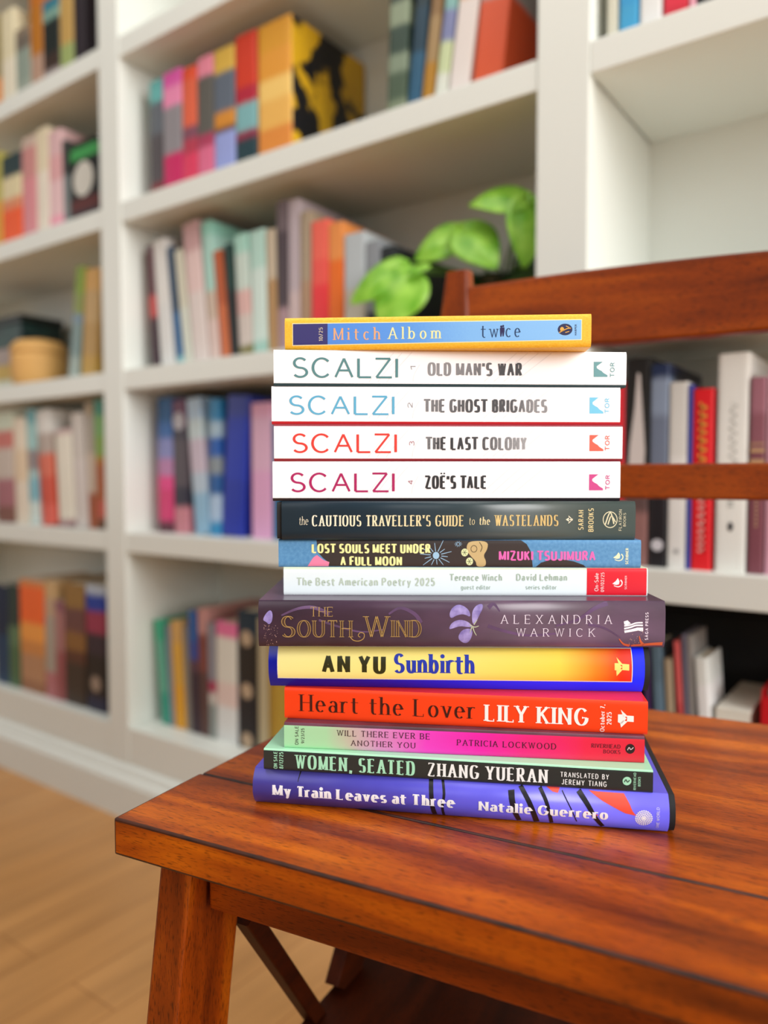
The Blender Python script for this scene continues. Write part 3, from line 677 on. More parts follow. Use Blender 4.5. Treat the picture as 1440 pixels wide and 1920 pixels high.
def build_stack():
    global PAPER
    PAPER = noise_mat('page edges', '#d9cdb4', '#efe6d2', 1.0, 0.8, stretch=(3, 3, 2500))
    P = lambda c, r=0.35: mat('cover ' + c, c, r)
    black = '#1a1a1c'
    # ---- periwinkle hardcover at the bottom
    t, sp = stack_book('periwinkle blue hardcover with black strokes on its spine, directly on the seat', (-0.2250, 0.3771), 26.4, 0.4605, 0.4822, 0.2409, 0.155,
                       (473, 1255, 1448, 1512, 1490, 1570), 0.915, noise_mat('periwinkle jacket', '#5a55d2', '#6c66e4', 18, 0.32), P('#5d58d6', 0.32), 'hardcover', 0.0055, 2.4, (0, 0.0035))
    patch(sp, t, 'cover_artwork', [[(1104, 1484), (1120, 1486), (1171, 1489), (1180, 1505), (1186, 1520), (1193, 1529), (1172, 1524), (1150, 1512), (1128, 1500)], [(1024, 1478), (1050, 1480), (1046, 1488), (1036, 1486)], [(1096, 1520), (1122, 1528), (1118, 1531), (1094, 1523)]], '#e8503c', label='red patches painted on the spine')
    st = []
    st += [strokeline([(806, 1465), (808, 1490), (810, 1512), (814, 1536)], 8, 9), strokeline([(828, 1466), (832, 1490), (829, 1515), (831, 1538)], 5, 5)]
    st += [strokeline([(958, 1483), (960, 1502), (966, 1525), (974, 1547)], 12, 9), strokeline([(975, 1476), (990, 1500), (1000, 1525), (1007, 1550)], 8, 11)]
    st += [strokeline([(1012, 1479), (1023, 1500), (1030, 1525), (1035, 1552)], 7, 7), strokeline([(1085, 1484), (1100, 1505), (1115, 1532), (1132, 1558)], 10, 8)]
    st += [strokeline([(560, 1453), (557, 1470)], 3, 1), strokeline([(1054, 1484), (1070, 1515), (1082, 1545)], 2, 2)]
    for one in st: patch(sp, t, 'brush_stroke', one, '#16141f', 0.00010, label='black brush stroke across the spine')
    letter(sp, t, 'title_lettering', 'My Train Leaves at Three', dict(SERIF_H, space=0.3), 510, 852, 1474, 1494, '#f4f2f6')
    letter(sp, t, 'author_lettering', 'Natalie Guerrero', dict(SERIF_H), 897, 1140, 1502, 1522, '#f4f2f6')
    dots = []
    for r, n in ((4.5, 9), (8, 15), (11.5, 20), (15, 24)):
        for i in range(n):
            a = 2 * math.pi * i / n; dots.append(disc(1207 + r * math.cos(a), 1534 + r * math.sin(a) * 1.02, 1.65, n=7))
    dots.append(disc(1207, 1534, 3, n=10))
    patch(sp, t, 'publisher_logo', dots, '#f4f2f6')
    letter(sp, t, 'publisher_lettering', 'ONE WORLD', SANS, 1230.5, 1236.5, 1512, 1557, '#dedcf2', up=True)
    # ---- black and mint paperback
    t, sp = stack_book('mint paperback with a black spine, second from the bottom of the stack', (-0.2271, 0.3793), 27.0, 0.4822, 0.4952, 0.2261, 0.14,
                       (495, 1223, 1403, 1443, 1444, 1488), 0.92, P('#2a302e'), P('#a9e3bd', 0.3), 'paperback', strip=(0.0, 0.0009))
    mint, white = '#a8e6c2', '#f2f5f2'
    letter(sp, t, 'date_lettering', 'ON SALE', GOTH_L, 513.5, 520.5, 1409, 1441, mint, up=True)
    letter(sp, t, 'date_lettering', '8/12/25', GOTH_L, 524, 531.5, 1410, 1441, mint, up=True)
    letter(sp, t, 'title_lettering', 'WOMEN, SEATED', dict(COND_S, v=0.10), 553.7, 777, 1414, 1441, mint)
    letter(sp, t, 'author_lettering', 'ZHANG YUERAN', dict(COND_S, v=0.10), 800, 1025, 1429, 1455, white)
    letter(sp, t, 'translator_lettering', 'TRANSLATED BY', dict(SANS, gap=0.34, space=0.5), 1049, 1140, 1446, 1456, white)
    letter(sp, t, 'translator_lettering', 'JEREMY TIANG', dict(SANS, gap=0.34, space=0.5), 1051.5, 1136, 1460, 1470.5, white)
    patch(sp, t, 'publisher_logo', disc(1174, 1464, 8.2), mint)
    patch(sp, t, 'publisher_logo', strokeline([(1169, 1466), (1172, 1461), (1175, 1466), (1179, 1462)], 1.6), '#2a302e', 0.00018)
    letter(sp, t, 'publisher_lettering', 'RIVERHEAD', GOTH_L, 1186, 1191, 1448, 1481, mint, up=True)
    letter(sp, t, 'publisher_lettering', 'BOOKS', GOTH_L, 1194.5, 1199.5, 1456, 1474, mint, up=True)
    # ---- green to pink paperback
    m = ramp_mat('green to magenta to red spine', 0, -0.1056, 0.1056, [(0, '#a6dfae'), (0.12, '#a9d8a8'), (0.2, '#c2b7a6'), (0.27, '#d58fc0'), (0.40, '#ea3fc0'), (0.55, '#ea22a8'), (0.68, '#ea2480'), (0.85, '#e92548'), (1, '#dd2a3a')], 0.35, mottle=0.07, mottle_scale=40)
    t, sp = stack_book('thin paperback with a spine fading from pale green through magenta to red', (-0.2262, 0.3874), 29.0, 0.4952, 0.5107, 0.2113, 0.14,
                       (533, 1206, 1355, 1404, 1380, 1428), 0.945, m, noise_mat('dim rose cover', '#4a2f38', '#6b3a4c', 30, 0.35), 'paperback', strip=(0, 0.0015))
    ink = '#34182a'
    letter(sp, t, 'date_lettering', 'ON SALE', SANS, 553.5, 560, 1362, 1398, ink, up=True)
    letter(sp, t, 'date_lettering', '9/23/25', SANS, 565, 571, 1366, 1395, ink, up=True)
    letter(sp, t, 'title_lettering', 'WILL THERE EVER BE', dict(SERIF, v=0.062, h=0.035, gap=0.32), 632, 805, 1368.5, 1380, ink)
    letter(sp, t, 'title_lettering', 'ANOTHER YOU', dict(SERIF, v=0.062, h=0.035, gap=0.32), 658, 778, 1388, 1399, ink)
    letter(sp, t, 'author_lettering', 'PATRICIA LOCKWOOD', dict(SERIF, v=0.062, h=0.035, gap=0.32), 856, 1041, 1385.5, 1397, ink)
    letter(sp, t, 'publisher_lettering', 'RIVERHEAD', dict(SERIF, v=0.07, h=0.04), 1107, 1161, 1392, 1399.5, '#5a1a2a')
    letter(sp, t, 'publisher_lettering', 'BOOKS', dict(SERIF, v=0.07, h=0.04), 1129.5, 1161, 1403, 1410, '#5a1a2a')
    patch(sp, t, 'publisher_logo', disc(1179, 1401.7, 9), '#2a181c')
    patch(sp, t, 'publisher_logo', strokeline([(1174, 1404), (1177, 1399), (1180, 1403), (1185, 1399)], 1.4), '#e6c4c8', 0.00018)
    # ---- orange paperback
    t, sp = stack_book('bright orange paperback with large black and white serif lettering, under the blue hardcover', (-0.2287, 0.3924), 27.7, 0.5107, 0.5300, 0.2153, 0.14,
                       (533, 1212, 1289, 1346, 1322, 1377), 0.933, P('#f5400f', 0.38), P('#ee3009', 0.38), 'paperback')
    letter(sp, t, 'title_lettering', 'Heart the Lover', dict(DIDOT, v=0.07, h=0.016, space=0.3), 562.5, 890, 1301.5, 1333, '#3a0f08')
    letter(sp, t, 'author_lettering', 'LILY KING', dict(SERIF_B, space=0.3), 907, 1101, 1322, 1352, '#fbf3ef')
    letter(sp, t, 'date_lettering', 'October 7,', SERIF_B, 1122.5, 1131, 1325, 1371, '#fbf3ef', up=True)
    letter(sp, t, 'date_lettering', '2025', SERIF_B, 1135, 1144, 1338, 1359, '#fbf3ef', up=True)
    bird = [[(1156, 1342), (1164, 1342), (1172, 1349), (1163, 1358), (1156, 1355)], [(1161, 1334), (1175, 1346), (1166, 1346)], [(1162, 1364), (1160, 1356), (1166, 1352), (1174, 1354)], [(1173, 1344), (1185.5, 1345), (1185.5, 1355), (1173, 1354)]]
    patch(sp, t, 'publisher_logo', bird, '#fbf3ef')
    # ---- blue and yellow hardcover
    t, sp = stack_book('cobalt blue hardcover with a yellow spine panel, below the thick purple book', (-0.2351, 0.3958), 32.5, 0.5300, 0.5585, 0.2259, 0.155,
                       (505, 1205, 1208, 1287, 1220, 1297), 0.975, P('#1428fa', 0.3), P('#1020f0', 0.3), 'hardcover', 0.006, 2.3, (0, 0.0035))
    ua, _ = sp.uv(523, 1240); ub, _ = sp.uv(1181, 1250)
    ym = ramp_mat('yellow panel fading to red', 0, ua, ub, [(0, '#f8ee9c'), (0.45, '#f8e880'), (0.80, '#f6d850'), (0.90, '#ee8a20'), (0.97, '#e83414'), (1, '#e6342a')], 0.38)
    wm = '#f2ecd8'
    patch(sp, t, 'spine_panel_border', [(521.5, 1215.5), (1182.5, 1223.5), (1182.5, 1278), (521.5, 1271)], wm, 0.00006)
    patch(sp, t, 'spine_panel', [(523, 1217), (1181, 1225), (1181, 1276.5), (523, 1269.5)], ym, 0.00009, label='yellow panel fading to red at its right end')
    letter(sp, t, 'author_lettering', 'AN YU', dict(FAT, v=0.13, h=0.10, sq=2.4, gap=0.2, space=0.3), 604, 724, 1229.5, 1261.5, '#2b2c0c')
    letter(sp, t, 'title_lettering', 'Sunbirth', dict(SERIF_H, v=0.10, h=0.05, serif=0.035), 738.5, 889, 1229, 1261.5, '#1c35b0')
    patch(sp, t, 'publisher_logo', lift=0.00014, color='#f4e27a', pts=[[(1149, 1246), (1155, 1246), (1163, 1252), (1156, 1259), (1149, 1257)], [(1153, 1237), (1165, 1249), (1157, 1249)], [(1153, 1267), (1152, 1259), (1157, 1255), (1164, 1256)], [(1163, 1247), (1176, 1248), (1176, 1258), (1163, 1257)]])
    # ---- thick purple hardcover
    m = noise_mat('dusky purple jacket', '#4c3b4c', '#60485f', 22, 0.3, 0.38, 0.7, (1, 1, 2.2), detail=5)
    t, sp = stack_book('thick dusky purple hardcover with gold title and lilac flower on its spine', (-0.2276, 0.3914), 35.2, 0.5585, 0.5862, 0.2400, 0.16,
                       (487, 1242, 1127, 1205, 1130, 1207), 1.0, m, m, 'hardcover', 0.0022, 5, (0, 0))
    wisps = []
    for pts, w0, w1 in (([(530, 1152), (560, 1141), (590, 1139), (620, 1150)], 3, 7), ([(600, 1160), (640, 1172), (680, 1180), (720, 1176)], 4, 2), ([(730, 1150), (752, 1140), (778, 1150), (790, 1165)], 3, 8), ([(914, 1170), (950, 1180), (990, 1186), (1040, 1183)], 6, 3), ([(1040, 1170), (1080, 1160), (1110, 1142), (1136, 1133)], 3, 8), ([(1100, 1168), (1130, 1174), (1160, 1190)], 5, 2), ([(915, 1140), (925, 1134), (936, 1146)], 8, 2)):
        wisps += strokeline(pts, w0, w1)
    patch(sp, t, 'smoke_wisps', wisps, noise_mat('purple smoke', '#55405c', '#674c72', 60, 0.3), 0.00006)
    lilac = noise_mat('lilac petals', '#7466a8', '#a99cd6', 160, 0.35)
    petals = [[(842, 1152), (846, 1141), (858, 1134), (870, 1137), (880, 1145), (882, 1156), (870, 1150), (856, 1152), (846, 1158)],
              [(884, 1156), (885, 1145), (892, 1136), (904, 1133), (905, 1140), (898, 1152), (892, 1164), (886, 1168)],
              [(841, 1176), (846, 1165), (860, 1159), (876, 1162), (888, 1172), (876, 1172), (862, 1170), (850, 1174)],
              [(858, 1190), (864, 1178), (876, 1174), (886, 1176), (884, 1190), (876, 1200), (866, 1198)]]
    patch(sp, t, 'flower_artwork', [soft(q) for q in petals], lilac, 0.00010, label='lilac flower painted on the spine')
    patch(sp, t, 'flower_artwork', strokeline([(880, 1168), (889, 1172), (897, 1170)], 2, 1) + strokeline([(886, 1172), (889, 1180), (893, 1186)], 2, 1) + strokeline([(884, 1172), (881, 1182)], 2, 1) + strokeline([(888, 1168), (894, 1160)], 2, 1), '#b9c0a2', 0.00014)
    patch(sp, t, 'petal_artwork', [soft([(495, 1160), (500, 1150), (509, 1142), (514, 1148), (513, 1162), (507, 1168), (502, 1163)])], lilac, 0.00010)
    rnd = random.Random(4)
    sparks = [disc(497 + rnd.random() ** 1.3 * 26, 1166 + rnd.random() * 38, 0.4 + rnd.random() * 0.4, n=6) for _ in range(44)]
    sparks += [disc(1176 + rnd.random() * 28, 1176 + rnd.random() * 28, 0.4 + rnd.random() * 0.4, n=6) for _ in range(34)]
    patch(sp, t, 'sparkles', sparks, '#b8948c', 0.00010)
    leaf = strokeline([(1157, 1192), (1166, 1201), (1178, 1204)], 1.5, 5) + strokeline([(1194, 1187), (1197, 1196), (1203, 1203)], 1, 6) + strokeline([(1180, 1204), (1200, 1202.5), (1220, 1201), (1238, 1200.5)], 3, 6)
    patch(sp, t, 'leaf_artwork', leaf, '#c9613f', 0.00012)
    gold = mat('gold foil', '#b08f55', 0.3)
    letter(sp, t, 'title_lettering', 'THE', dict(DIDOT, v=0.04, h=0.024), 584, 626, 1138, 1154, gold)
    tstyle = dict(v=0.085, h=0.024, serif=0.05, gap=0.14, sh=0.014)
    for txt, a, b, ya, yb in (('S', 529, 556, 1153, 1189), ('OUTH', 559, 662, 1160, 1189), ('W', 684, 731, 1153, 1189), ('IND', 735, 791, 1160, 1189)):
        letter(sp, t, 'title_lettering', txt, tstyle, a, b, ya, yb, '#4d3629', lift=0.00014)
        letter(sp, t, 'title_lettering', txt, dict(tstyle, inline=0.028, serif=0.06), a, b, ya, yb, gold, lift=0.00018)
    patch(sp, t, 'title_flourish', strokeline([(658, 1188), (664, 1194), (674, 1195.5), (683, 1191), (684, 1183), (677, 1181), (673, 1186), (677, 1189)], 1.6, 1.2), gold, 0.00016)
    letter(sp, t, 'author_lettering', 'ALEXANDRIA', dict(SERIF, v=0.05, h=0.025, gap=0.75), 938, 1143, 1151.5, 1166.5, '#e4d8e8')
    letter(sp, t, 'author_lettering', 'WARWICK', dict(SERIF, v=0.05, h=0.025, gap=0.75), 967, 1112, 1174, 1188, '#e4d8e8')
    patch(sp, t, 'publisher_logo', [[(1165, 1163), (1172, 1161), (1178, 1166), (1170, 1169), (1166, 1168)]] + strokeline([(1166, 1170.5), (1178, 1168.5), (1188, 1165.5), (1200, 1165)], 2.6, 2.4) + strokeline([(1166, 1175), (1178, 1172.5), (1188, 1169.5), (1200.5, 1169.5)], 3, 2.6) + [[(1166, 1178), (1178, 1176), (1190, 1173), (1201, 1173), (1201, 1180), (1192, 1178), (1180, 1180), (1167, 1182)]], '#f3eef3')
    letter(sp, t, 'publisher_lettering', 'SAGA PRESS', dict(SANS_B, gap=0.3), 1204.5, 1210.5, 1148, 1194, '#e4d8e8', up=True)
    # ---- pale ice-blue paperback
    t, sp = stack_book('pale ice-blue paperback with a red block at its right end', (-0.2360, 0.4100), 34.8, 0.5862, 0.6036, 0.2235, 0.14,
                       (534, 1208, 1065, 1111, 1068, 1113), 1.0, P('#e6f1f6', 0.45), P('#d2dfc8', 0.4), 'paperback', strip=(0, 0.0011))
    patch(sp, t, 'red_block', [(1096, 1068), (1206, 1068), (1206, 1112), (1096, 1111.5)], '#e0142c', 0.00006, label='red block at the right end of the spine')
    g = '#bccbbc'; g2 = '#a9bcae'
    letter(sp, t, 'title_lettering', 'The Best American Poetry 2025', dict(SANS_B, v=0.09, h=0.075), 558.5, 816, 1082, 1095.5, g)
    letter(sp, t, 'editor_lettering', 'Terence Winch', dict(SANS_B, v=0.09, h=0.075), 843, 940, 1076.5, 1088, g2)
    letter(sp, t, 'editor_lettering', 'guest editor', SANS, 864, 919, 1094.5, 1102, g2)
    letter(sp, t, 'editor_lettering', 'David Lehman', dict(SANS_B, v=0.09, h=0.075), 966, 1060, 1076.5, 1088, g2)
    letter(sp, t, 'editor_lettering', 'series editor', SANS, 983.5, 1041, 1094.5, 1102, g2)
    letter(sp, t, 'date_lettering', 'On-Sale', SANS, 1110, 1117.5, 1076, 1105, '#f6e4e4', up=True)
    letter(sp, t, 'date_lettering', '09/02/25', SANS, 1121.5, 1128, 1075, 1106, '#f6e4e4', up=True)
    def flame(cx, cy, c):
        patch(sp, t, 'publisher_logo', [[(cx - 10, cy + 2), (cx - 4, cy - 2), (cx, cy - 7), (cx + 3, cy - 2), (cx + 2, cy + 3), (cx - 3, cy + 4)]] + strokeline([(cx + 5, cy - 4), (cx + 8, cy), (cx + 6, cy + 5), (cx, cy + 7), (cx - 7, cy + 5)], 2.2, 1.2), c)
    flame(1153, 1091, '#f8eeee')
    letter(sp, t, 'publisher_lettering', 'SCRIBNER', SANS_B, 1165.5, 1169.5, 1080, 1102, '#f3c9cd', up=True)
    # ---- blue illustrated paperback
    t, sp = stack_book('sky blue illustrated paperback with pale yellow and pink capitals on a dark night shape', (-0.2391, 0.4078), 34.6, 0.6036, 0.6207, 0.2221, 0.14,
                       (525, 1195, 1013, 1059, 1015, 1061), 1.0, noise_mat('blue printed spine', '#4f89bb', '#6098c6', 500, 0.45), P('#4a88c0', 0.4), 'paperback')
    patch(sp, t, 'cover_artwork', [[(596, 1014), (760, 1014), (900, 1015), (975, 1015), (985, 1021), (992, 1032), (995, 1046), (997, 1060), (618, 1058), (619, 1052), (608, 1044), (598, 1034)], [(1002, 1060), (1012, 1052), (1030, 1047), (1050, 1046.5), (1072, 1050), (1090, 1056), (1095, 1060.5)]], '#38302f', 0.00006, label='dark night shape printed on the spine')
    patch(sp, t, 'cover_artwork', [(579, 1058), (590, 1043), (597, 1039), (608, 1047), (620, 1051), (618, 1058)], '#ee86ac', 0.00009)
    burst = [disc(818, 1040, 6)]
    for i in range(14):
        a = 2 * math.pi * (i + 0.3) / 14; r0, r1 = 10, 22 + 8 * ((i * 7) % 3)
        ya = lambda r: 1040 + r * math.sin(a) * 0.7
        if ya(r1) < 1015 or ya(r1) > 1058: r1 = min(r1, (16 if ya(r1) > 1058 else 22) / max(0.2, abs(math.sin(a)) * 0.7))
        burst.append(bar(818 + r0 * math.cos(a), ya(r0), 818 + r1 * math.cos(a), ya(r1), 1.3, 0.8))
    for i in range(10):
        a = 2 * math.pi * i / 10; burst.append(bar(859 + 2 * math.cos(a), 1021 + 2 * math.sin(a), 859 + 7 * math.cos(a), 1021 + 5 * math.sin(a), 0.9, 0.5))
    patch(sp, t, 'starburst_artwork', burst, '#9fc6e4', 0.00010)
    patch(sp, t, 'animal_artwork', [soft([(880, 1016), (914, 1016), (913, 1030), (905, 1040), (911, 1050), (909, 1059), (893, 1059), (892, 1050), (884, 1043), (876, 1034), (874, 1024)])], '#c8ae7c', 0.00010)
    patch(sp, t, 'animal_artwork', ring(888, 1029, 5, 6) + strokeline([(898, 1018), (903, 1026), (900, 1034)], 1.2), '#3c3026', 0.00014)
    patch(sp, t, 'blossom_artwork', [disc(871, 1035, 6.5), disc(880, 1050, 6.5)], '#dfe6b2', 0.00012)
    patch(sp, t, 'blossom_artwork', [bar(871, 1035, 871 + 5 * math.cos(k), 1035 + 5 * math.sin(k), 0.7) for k in (0, 1.05, 2.1, 3.15, 4.2, 5.25)] + [bar(880, 1050, 880 + 5 * math.cos(k), 1050 + 5 * math.sin(k), 0.7) for k in (0, 1.05, 2.1, 3.15, 4.2, 5.25)], '#46503a', 0.00016)
    letter(sp, t, 'title_lettering', 'LOST SOULS MEET UNDER', dict(FAT, v=0.115, h=0.09, sq=2.8, space=0.36), 587, 808, 1020, 1036, '#f3f2a8')
    letter(sp, t, 'title_lettering', 'A FULL MOON', dict(FAT, v=0.115, h=0.09, sq=2.8, space=0.36), 640, 755, 1041, 1057, '#f3f2a8')
    letter(sp, t, 'author_lettering', 'MIZUKI TSUJIMURA', dict(FAT, v=0.11, h=0.09, sq=2.8, space=0.36), 934, 1112, 1032, 1048.5, '#ee6ab8')
    flame(1154, 1042, '#eef0c4')
    letter(sp, t, 'publisher_lettering', 'SCRIBNER', SANS_B, 1166.5, 1172, 1028, 1055, '#eef0c4', up=True)
    # ---- dark slate hardcover
    m = ramp_mat('dark slate blue to grey-green spine', 0, -0.108, 0.108, [(0, '#2c4254'), (0.4, '#303f48'), (0.75, '#3c4644'), (1, '#3a4644')], 0.28, mottle=0.3, mottle_scale=25)
    t, sp = stack_book('dark slate hardcover with cream and gold title lettering, under the white books', (-0.2382, 0.4059), 36.0, 0.6207, 0.6444, 0.2160, 0.15,
                       (531, 1184, 943, 1009, 943, 1006), 1.0, m, P('#2a353b', 0.3), 'hardcover', 0.0018, 6, (0.003, 0))
    cream, gold2 = '#efe6cc', '#d9bf83'
    gm = ramp_mat('cream to gold print', 0, -0.10, 0.06, [(0, '#f0ead8'), (0.35, '#ece0b8'), (0.7, '#dcc386'), (1, '#d6b878')], 0.4)
    swash = dict(v=0.075, h=0.03, serif=0.04, gap=0.18, slant=0.06)
    letter(sp, t, 'title_lettering', 'the', swash, 563, 580, 969, 983, cream)
    letter(sp, t, 'title_lettering', "CAUTIOUS TRAVELLER'S GUIDE", dict(COND_S, space=0.36), 587, 867, 966.5, 985.5, gm)
    letter(sp, t, 'title_lettering', 'to', swash, 876.5, 887, 969, 982, '#e4d5a6')
    letter(sp, t, 'title_lettering', 'the', swash, 895, 915, 969, 982, '#e4d5a6')
    letter(sp, t, 'title_lettering', 'WASTELANDS', COND_S, 924, 1041.5, 965.5, 984, gm)
    patch(sp, t, 'arrow_ornament', [[(1055, 973), (1062, 969), (1060, 973), (1062, 977)], [(1059, 973), (1068, 971.5), (1068, 974.5)]] + strokeline([(1060, 967), (1066, 973), (1060, 979)], 1.2), cream)
    letter(sp, t, 'author_lettering', 'SARAH', GOTH_L, 1078, 1088, 957.5, 990, '#d9c894', up=True)
    letter(sp, t, 'author_lettering', 'BROOKS', GOTH_L, 1096.5, 1106.5, 954.5, 993, '#d9c894', up=True)
    patch(sp, t, 'publisher_logo', ring(1137, 973, 12.2, 13.6) + strokeline([(1128, 981), (1137, 961), (1144, 980)], 2.2) + strokeline([(1133, 981), (1139, 967), (1147, 977)], 2), '#ddd6b4')
    letter(sp, t, 'publisher_lettering', 'FLATIRON', SANS, 1153, 1158.5, 956.5, 991, '#ddd6b4', up=True)
    letter(sp, t, 'publisher_lettering', 'BOOKS', SANS, 1161, 1166, 962, 984, '#ddd6b4', up=True)
    # ---- the four white paperbacks
    whites = [
        ('white paperback with a magenta author name, lowest of the four white spines', (-0.2460, 0.4052), 37.0, 0.6444, 0.6687, 0.2138, (515, 1155, 869, 935, 871, 936), '#a8185c', '#c83e86', '#231c22', (547, 738.6, 887.5, 920.5), '4', (763, 772.5, 900, 908), 'ZOË\'S TALE', (794, 907.5, 893, 915.5), (1097, 892), (1127.5, 1135.5, 893, 917.5), '#241a22', 0),
        ('white paperback with a red author name, third of the four white spines', (-0.2455, 0.4068), 37.6, 0.6687, 0.6913, 0.2145, (518, 1158, 802, 863, 804, 864), '#d83a30', '#ea5a44', '#8c2030', (551, 742, 817, 849.5), '3', (764.5, 774, 830, 838), 'THE LAST COLONY', (794.7, 981, 823, 845), (1096.5, 820.5), (1125.5, 1134, 821, 846), '#4a4a4e', 1),
        ('white paperback with sky blue author name, second of the four white spines', (-0.2471, 0.4069), 38.0, 0.6913, 0.7144, 0.2148, (514, 1153, 731, 795, 735, 796), '#5aa8cc', '#6cc0e2', '#c02030', (545, 737, 746.5, 779.5), '2', (761, 770, 759, 768), 'THE GHOST BRIGADES', (790.5, 1017.5, 753, 775.5), (1095.6, 751), (1124, 1132.5, 752, 777), '#505054', 0),
        ('white paperback with a slate teal author name, highest of the four white spines', (-0.2450, 0.4084), 38.4, 0.7144, 0.7363, 0.2170, (518, 1163, 665, 725, 668, 730), '#548286', '#5a9096', '#22424c', (551.7, 742.8, 677.5, 712), '1', (765.5, 775, 692, 699), "OLD MAN'S WAR", (796.7, 970, 686, 709), (1102, 685), (1132.5, 1141, 686, 712), '#5a5a5e', 0),
    ]
    for lab, mid, ang, z0, z1, L, fr, col, lcol, edge, S_, num, nb, ttl, tb, lg, tor, tcol, topstrip in whites:
        t, sp = stack_book(lab, mid, ang, z0, z1, L, 0.14, fr, 1.0, mat('white spine', '#f4f4f8', 0.33), P(edge, 0.35), 'paperback', strip=(0.0019, 0.0012 if topstrip else 0.0))
        y0 = fr[2]
        lines = []
        for a, b in (((690, 60), (735, 4)), ((706, 60), (750, 4)), ((722, 61), (768, 3)), ((770, 60), (782, 24)), ((900, 60), (960, 4)), ((918, 60), (980, 4)), ((936, 60), (1000, 4)), ((958, 60), (1024, 4))):
            mx, my = (a[0] + b[0]) / 2 - 4, (a[1] + b[1]) / 2
            lines += strokeline([(a[0], y0 + a[1] * 0.88 + 1), (mx, y0 + my), (b[0], y0 + b[1] + 1)], 1.4, 1.0)
        patch(sp, t, 'pencil_lines', lines, '#e0e0e4', 0.00006)
        letter(sp, t, 'author_lettering', 'SCALZI', WIDE, *S_, col)
        letter(sp, t, 'volume_number', num, SANS, *nb, '#8a8a92' if num in '12' else '#a87080', up=True)
        gr = ramp_mat('graphite print', 0, -0.02, 0.055, {'4': [(0, '#26262a'), (1, '#26262a')], '3': [(0, '#8a8a8e'), (0.22, '#2c2c30'), (0.5, '#3a3a3e'), (0.9, '#9a9a9e')], '2': [(0, '#808084'), (0.5, '#3a3a3e'), (0.8, '#4a4a4e'), (1, '#88888c')], '1': [(0, '#8c8c90'), (0.4, '#7a7a7e'), (0.68, '#3a3a3e'), (1, '#2c2c30')]}[num], 0.45, mottle=0.25, mottle_scale=900)
        letter(sp, t, 'title_lettering', ttl, GOTH, *tb, gr)
        lx, ly = lg
        patch(sp, t, 'publisher_logo', [[(lx, ly), (lx + 4.5, ly), (lx + 6, ly + 11), (lx, ly + 13)], [(lx, ly + 13), (lx + 6, ly + 11), (lx + 10.5, ly + 14), (lx + 15, ly + 16), (lx + 18.5, ly + 19.5), (lx + 26, ly + 23.5), (lx + 26, ly + 26.5), (lx, ly + 26.5)], [(lx + 4.5, ly), (lx + 17, ly), (lx + 5.5, ly + 8)]], lcol)
        letter(sp, t, 'publisher_lettering', 'TOR', SANS_B, *tor, lcol, up=True)
    # ---- small yellow book on top
    grain = noise_mat('golden yellow cover', '#eeae22', '#f8c23c', 700, 0.5, stretch=(1, 1, 3))
    t, sp = stack_book('small golden yellow book with a blue spine panel, topmost of the stack', (-0.2486, 0.3959), 32.0, 0.7363, 0.7559, 0.1837, 0.128,
                       (539, 1098, 607, 661, 596, 657), 0.985, grain, grain, 'paperback', 0.0014, 7)
    pa, _ = sp.uv(555, 640); pb, _ = sp.uv(1080, 630)
    bm_ = ramp_mat('blue panel lightening to the right', 0, pa, pb, [(0, '#4a82dc'), (0.4, '#5a96e2'), (0.62, '#7ab2ea'), (1, '#86bcf0')], 0.5, mottle=0.12, mottle_scale=900)
    patch(sp, t, 'spine_panel_border', [(553, 616), (1081, 606.5), (1081, 645), (553, 654)], '#f0e6b4', 0.00006)
    patch(sp, t, 'spine_panel', [(554.3, 617.3), (1079.7, 608), (1079.7, 643.6), (554.3, 652.6)], bm_, 0.00009, label='blue panel on the spine')
    patch(sp, t, 'spine_panel', [(554.3, 617.3), (618, 616.2), (618, 651.5), (554.3, 652.6)], '#34306e', 0.00012, label='dark indigo end of the spine panel')
    letter(sp, t, 'date_lettering', '10/25', SERIF, 602, 609, 623, 646, '#e8dcb8', up=True)
    letter(sp, t, 'author_lettering', 'Mitch', dict(SERIF, gap=0.5), 629, 714, 623.5, 644.5, '#e6a878')
    letter(sp, t, 'author_lettering', 'Albom', dict(SERIF, gap=0.5), 729, 825, 622, 643, '#ece6a8')
    letter(sp, t, 'title_lettering', 'tw', dict(SERIF, v=0.05, gap=0.4), 898, 930, 616.5, 640.5, '#26406a')
    letter(sp, t, 'title_lettering', 'ce', dict(SERIF, v=0.05, gap=0.4), 943, 969.5, 615.5, 639.5, '#26406a')
    patch(sp, t, 'title_figures', lift=0.00015, color='#2a2452', label='two small silhouetted figures', pts=[disc(935, 620.5, 1.9, 2.2, 12), disc(938.5, 619.5, 1.8, 2.1, 12), [(932.5, 623), (937, 622), (941, 622), (941, 629), (939.5, 638), (937.5, 638), (937, 630), (935.5, 638.5), (933.5, 638.5), (932.8, 630)]])
    patch(sp, t, 'publisher_logo', [disc(1050.5, 625.5, 13.3, 10.6, 28)], '#2c2c52', 0.00014)
    patch(sp, t, 'publisher_logo', [disc(1045, 625, 3.6, 4.2, 12)] + strokeline([(1040, 631), (1046, 628), (1054, 624), (1061, 623)], 1.6) + strokeline([(1052, 619), (1058, 622)], 1.4) + strokeline([(1051, 631), (1058, 629)], 1.4), '#dfa94e', 0.00018)
    letter(sp, t, 'publisher_lettering', 'HARPER', SANS_B, 1067.8, 1071.6, 616, 636, '#2c3c62', up=True)
build_stack()
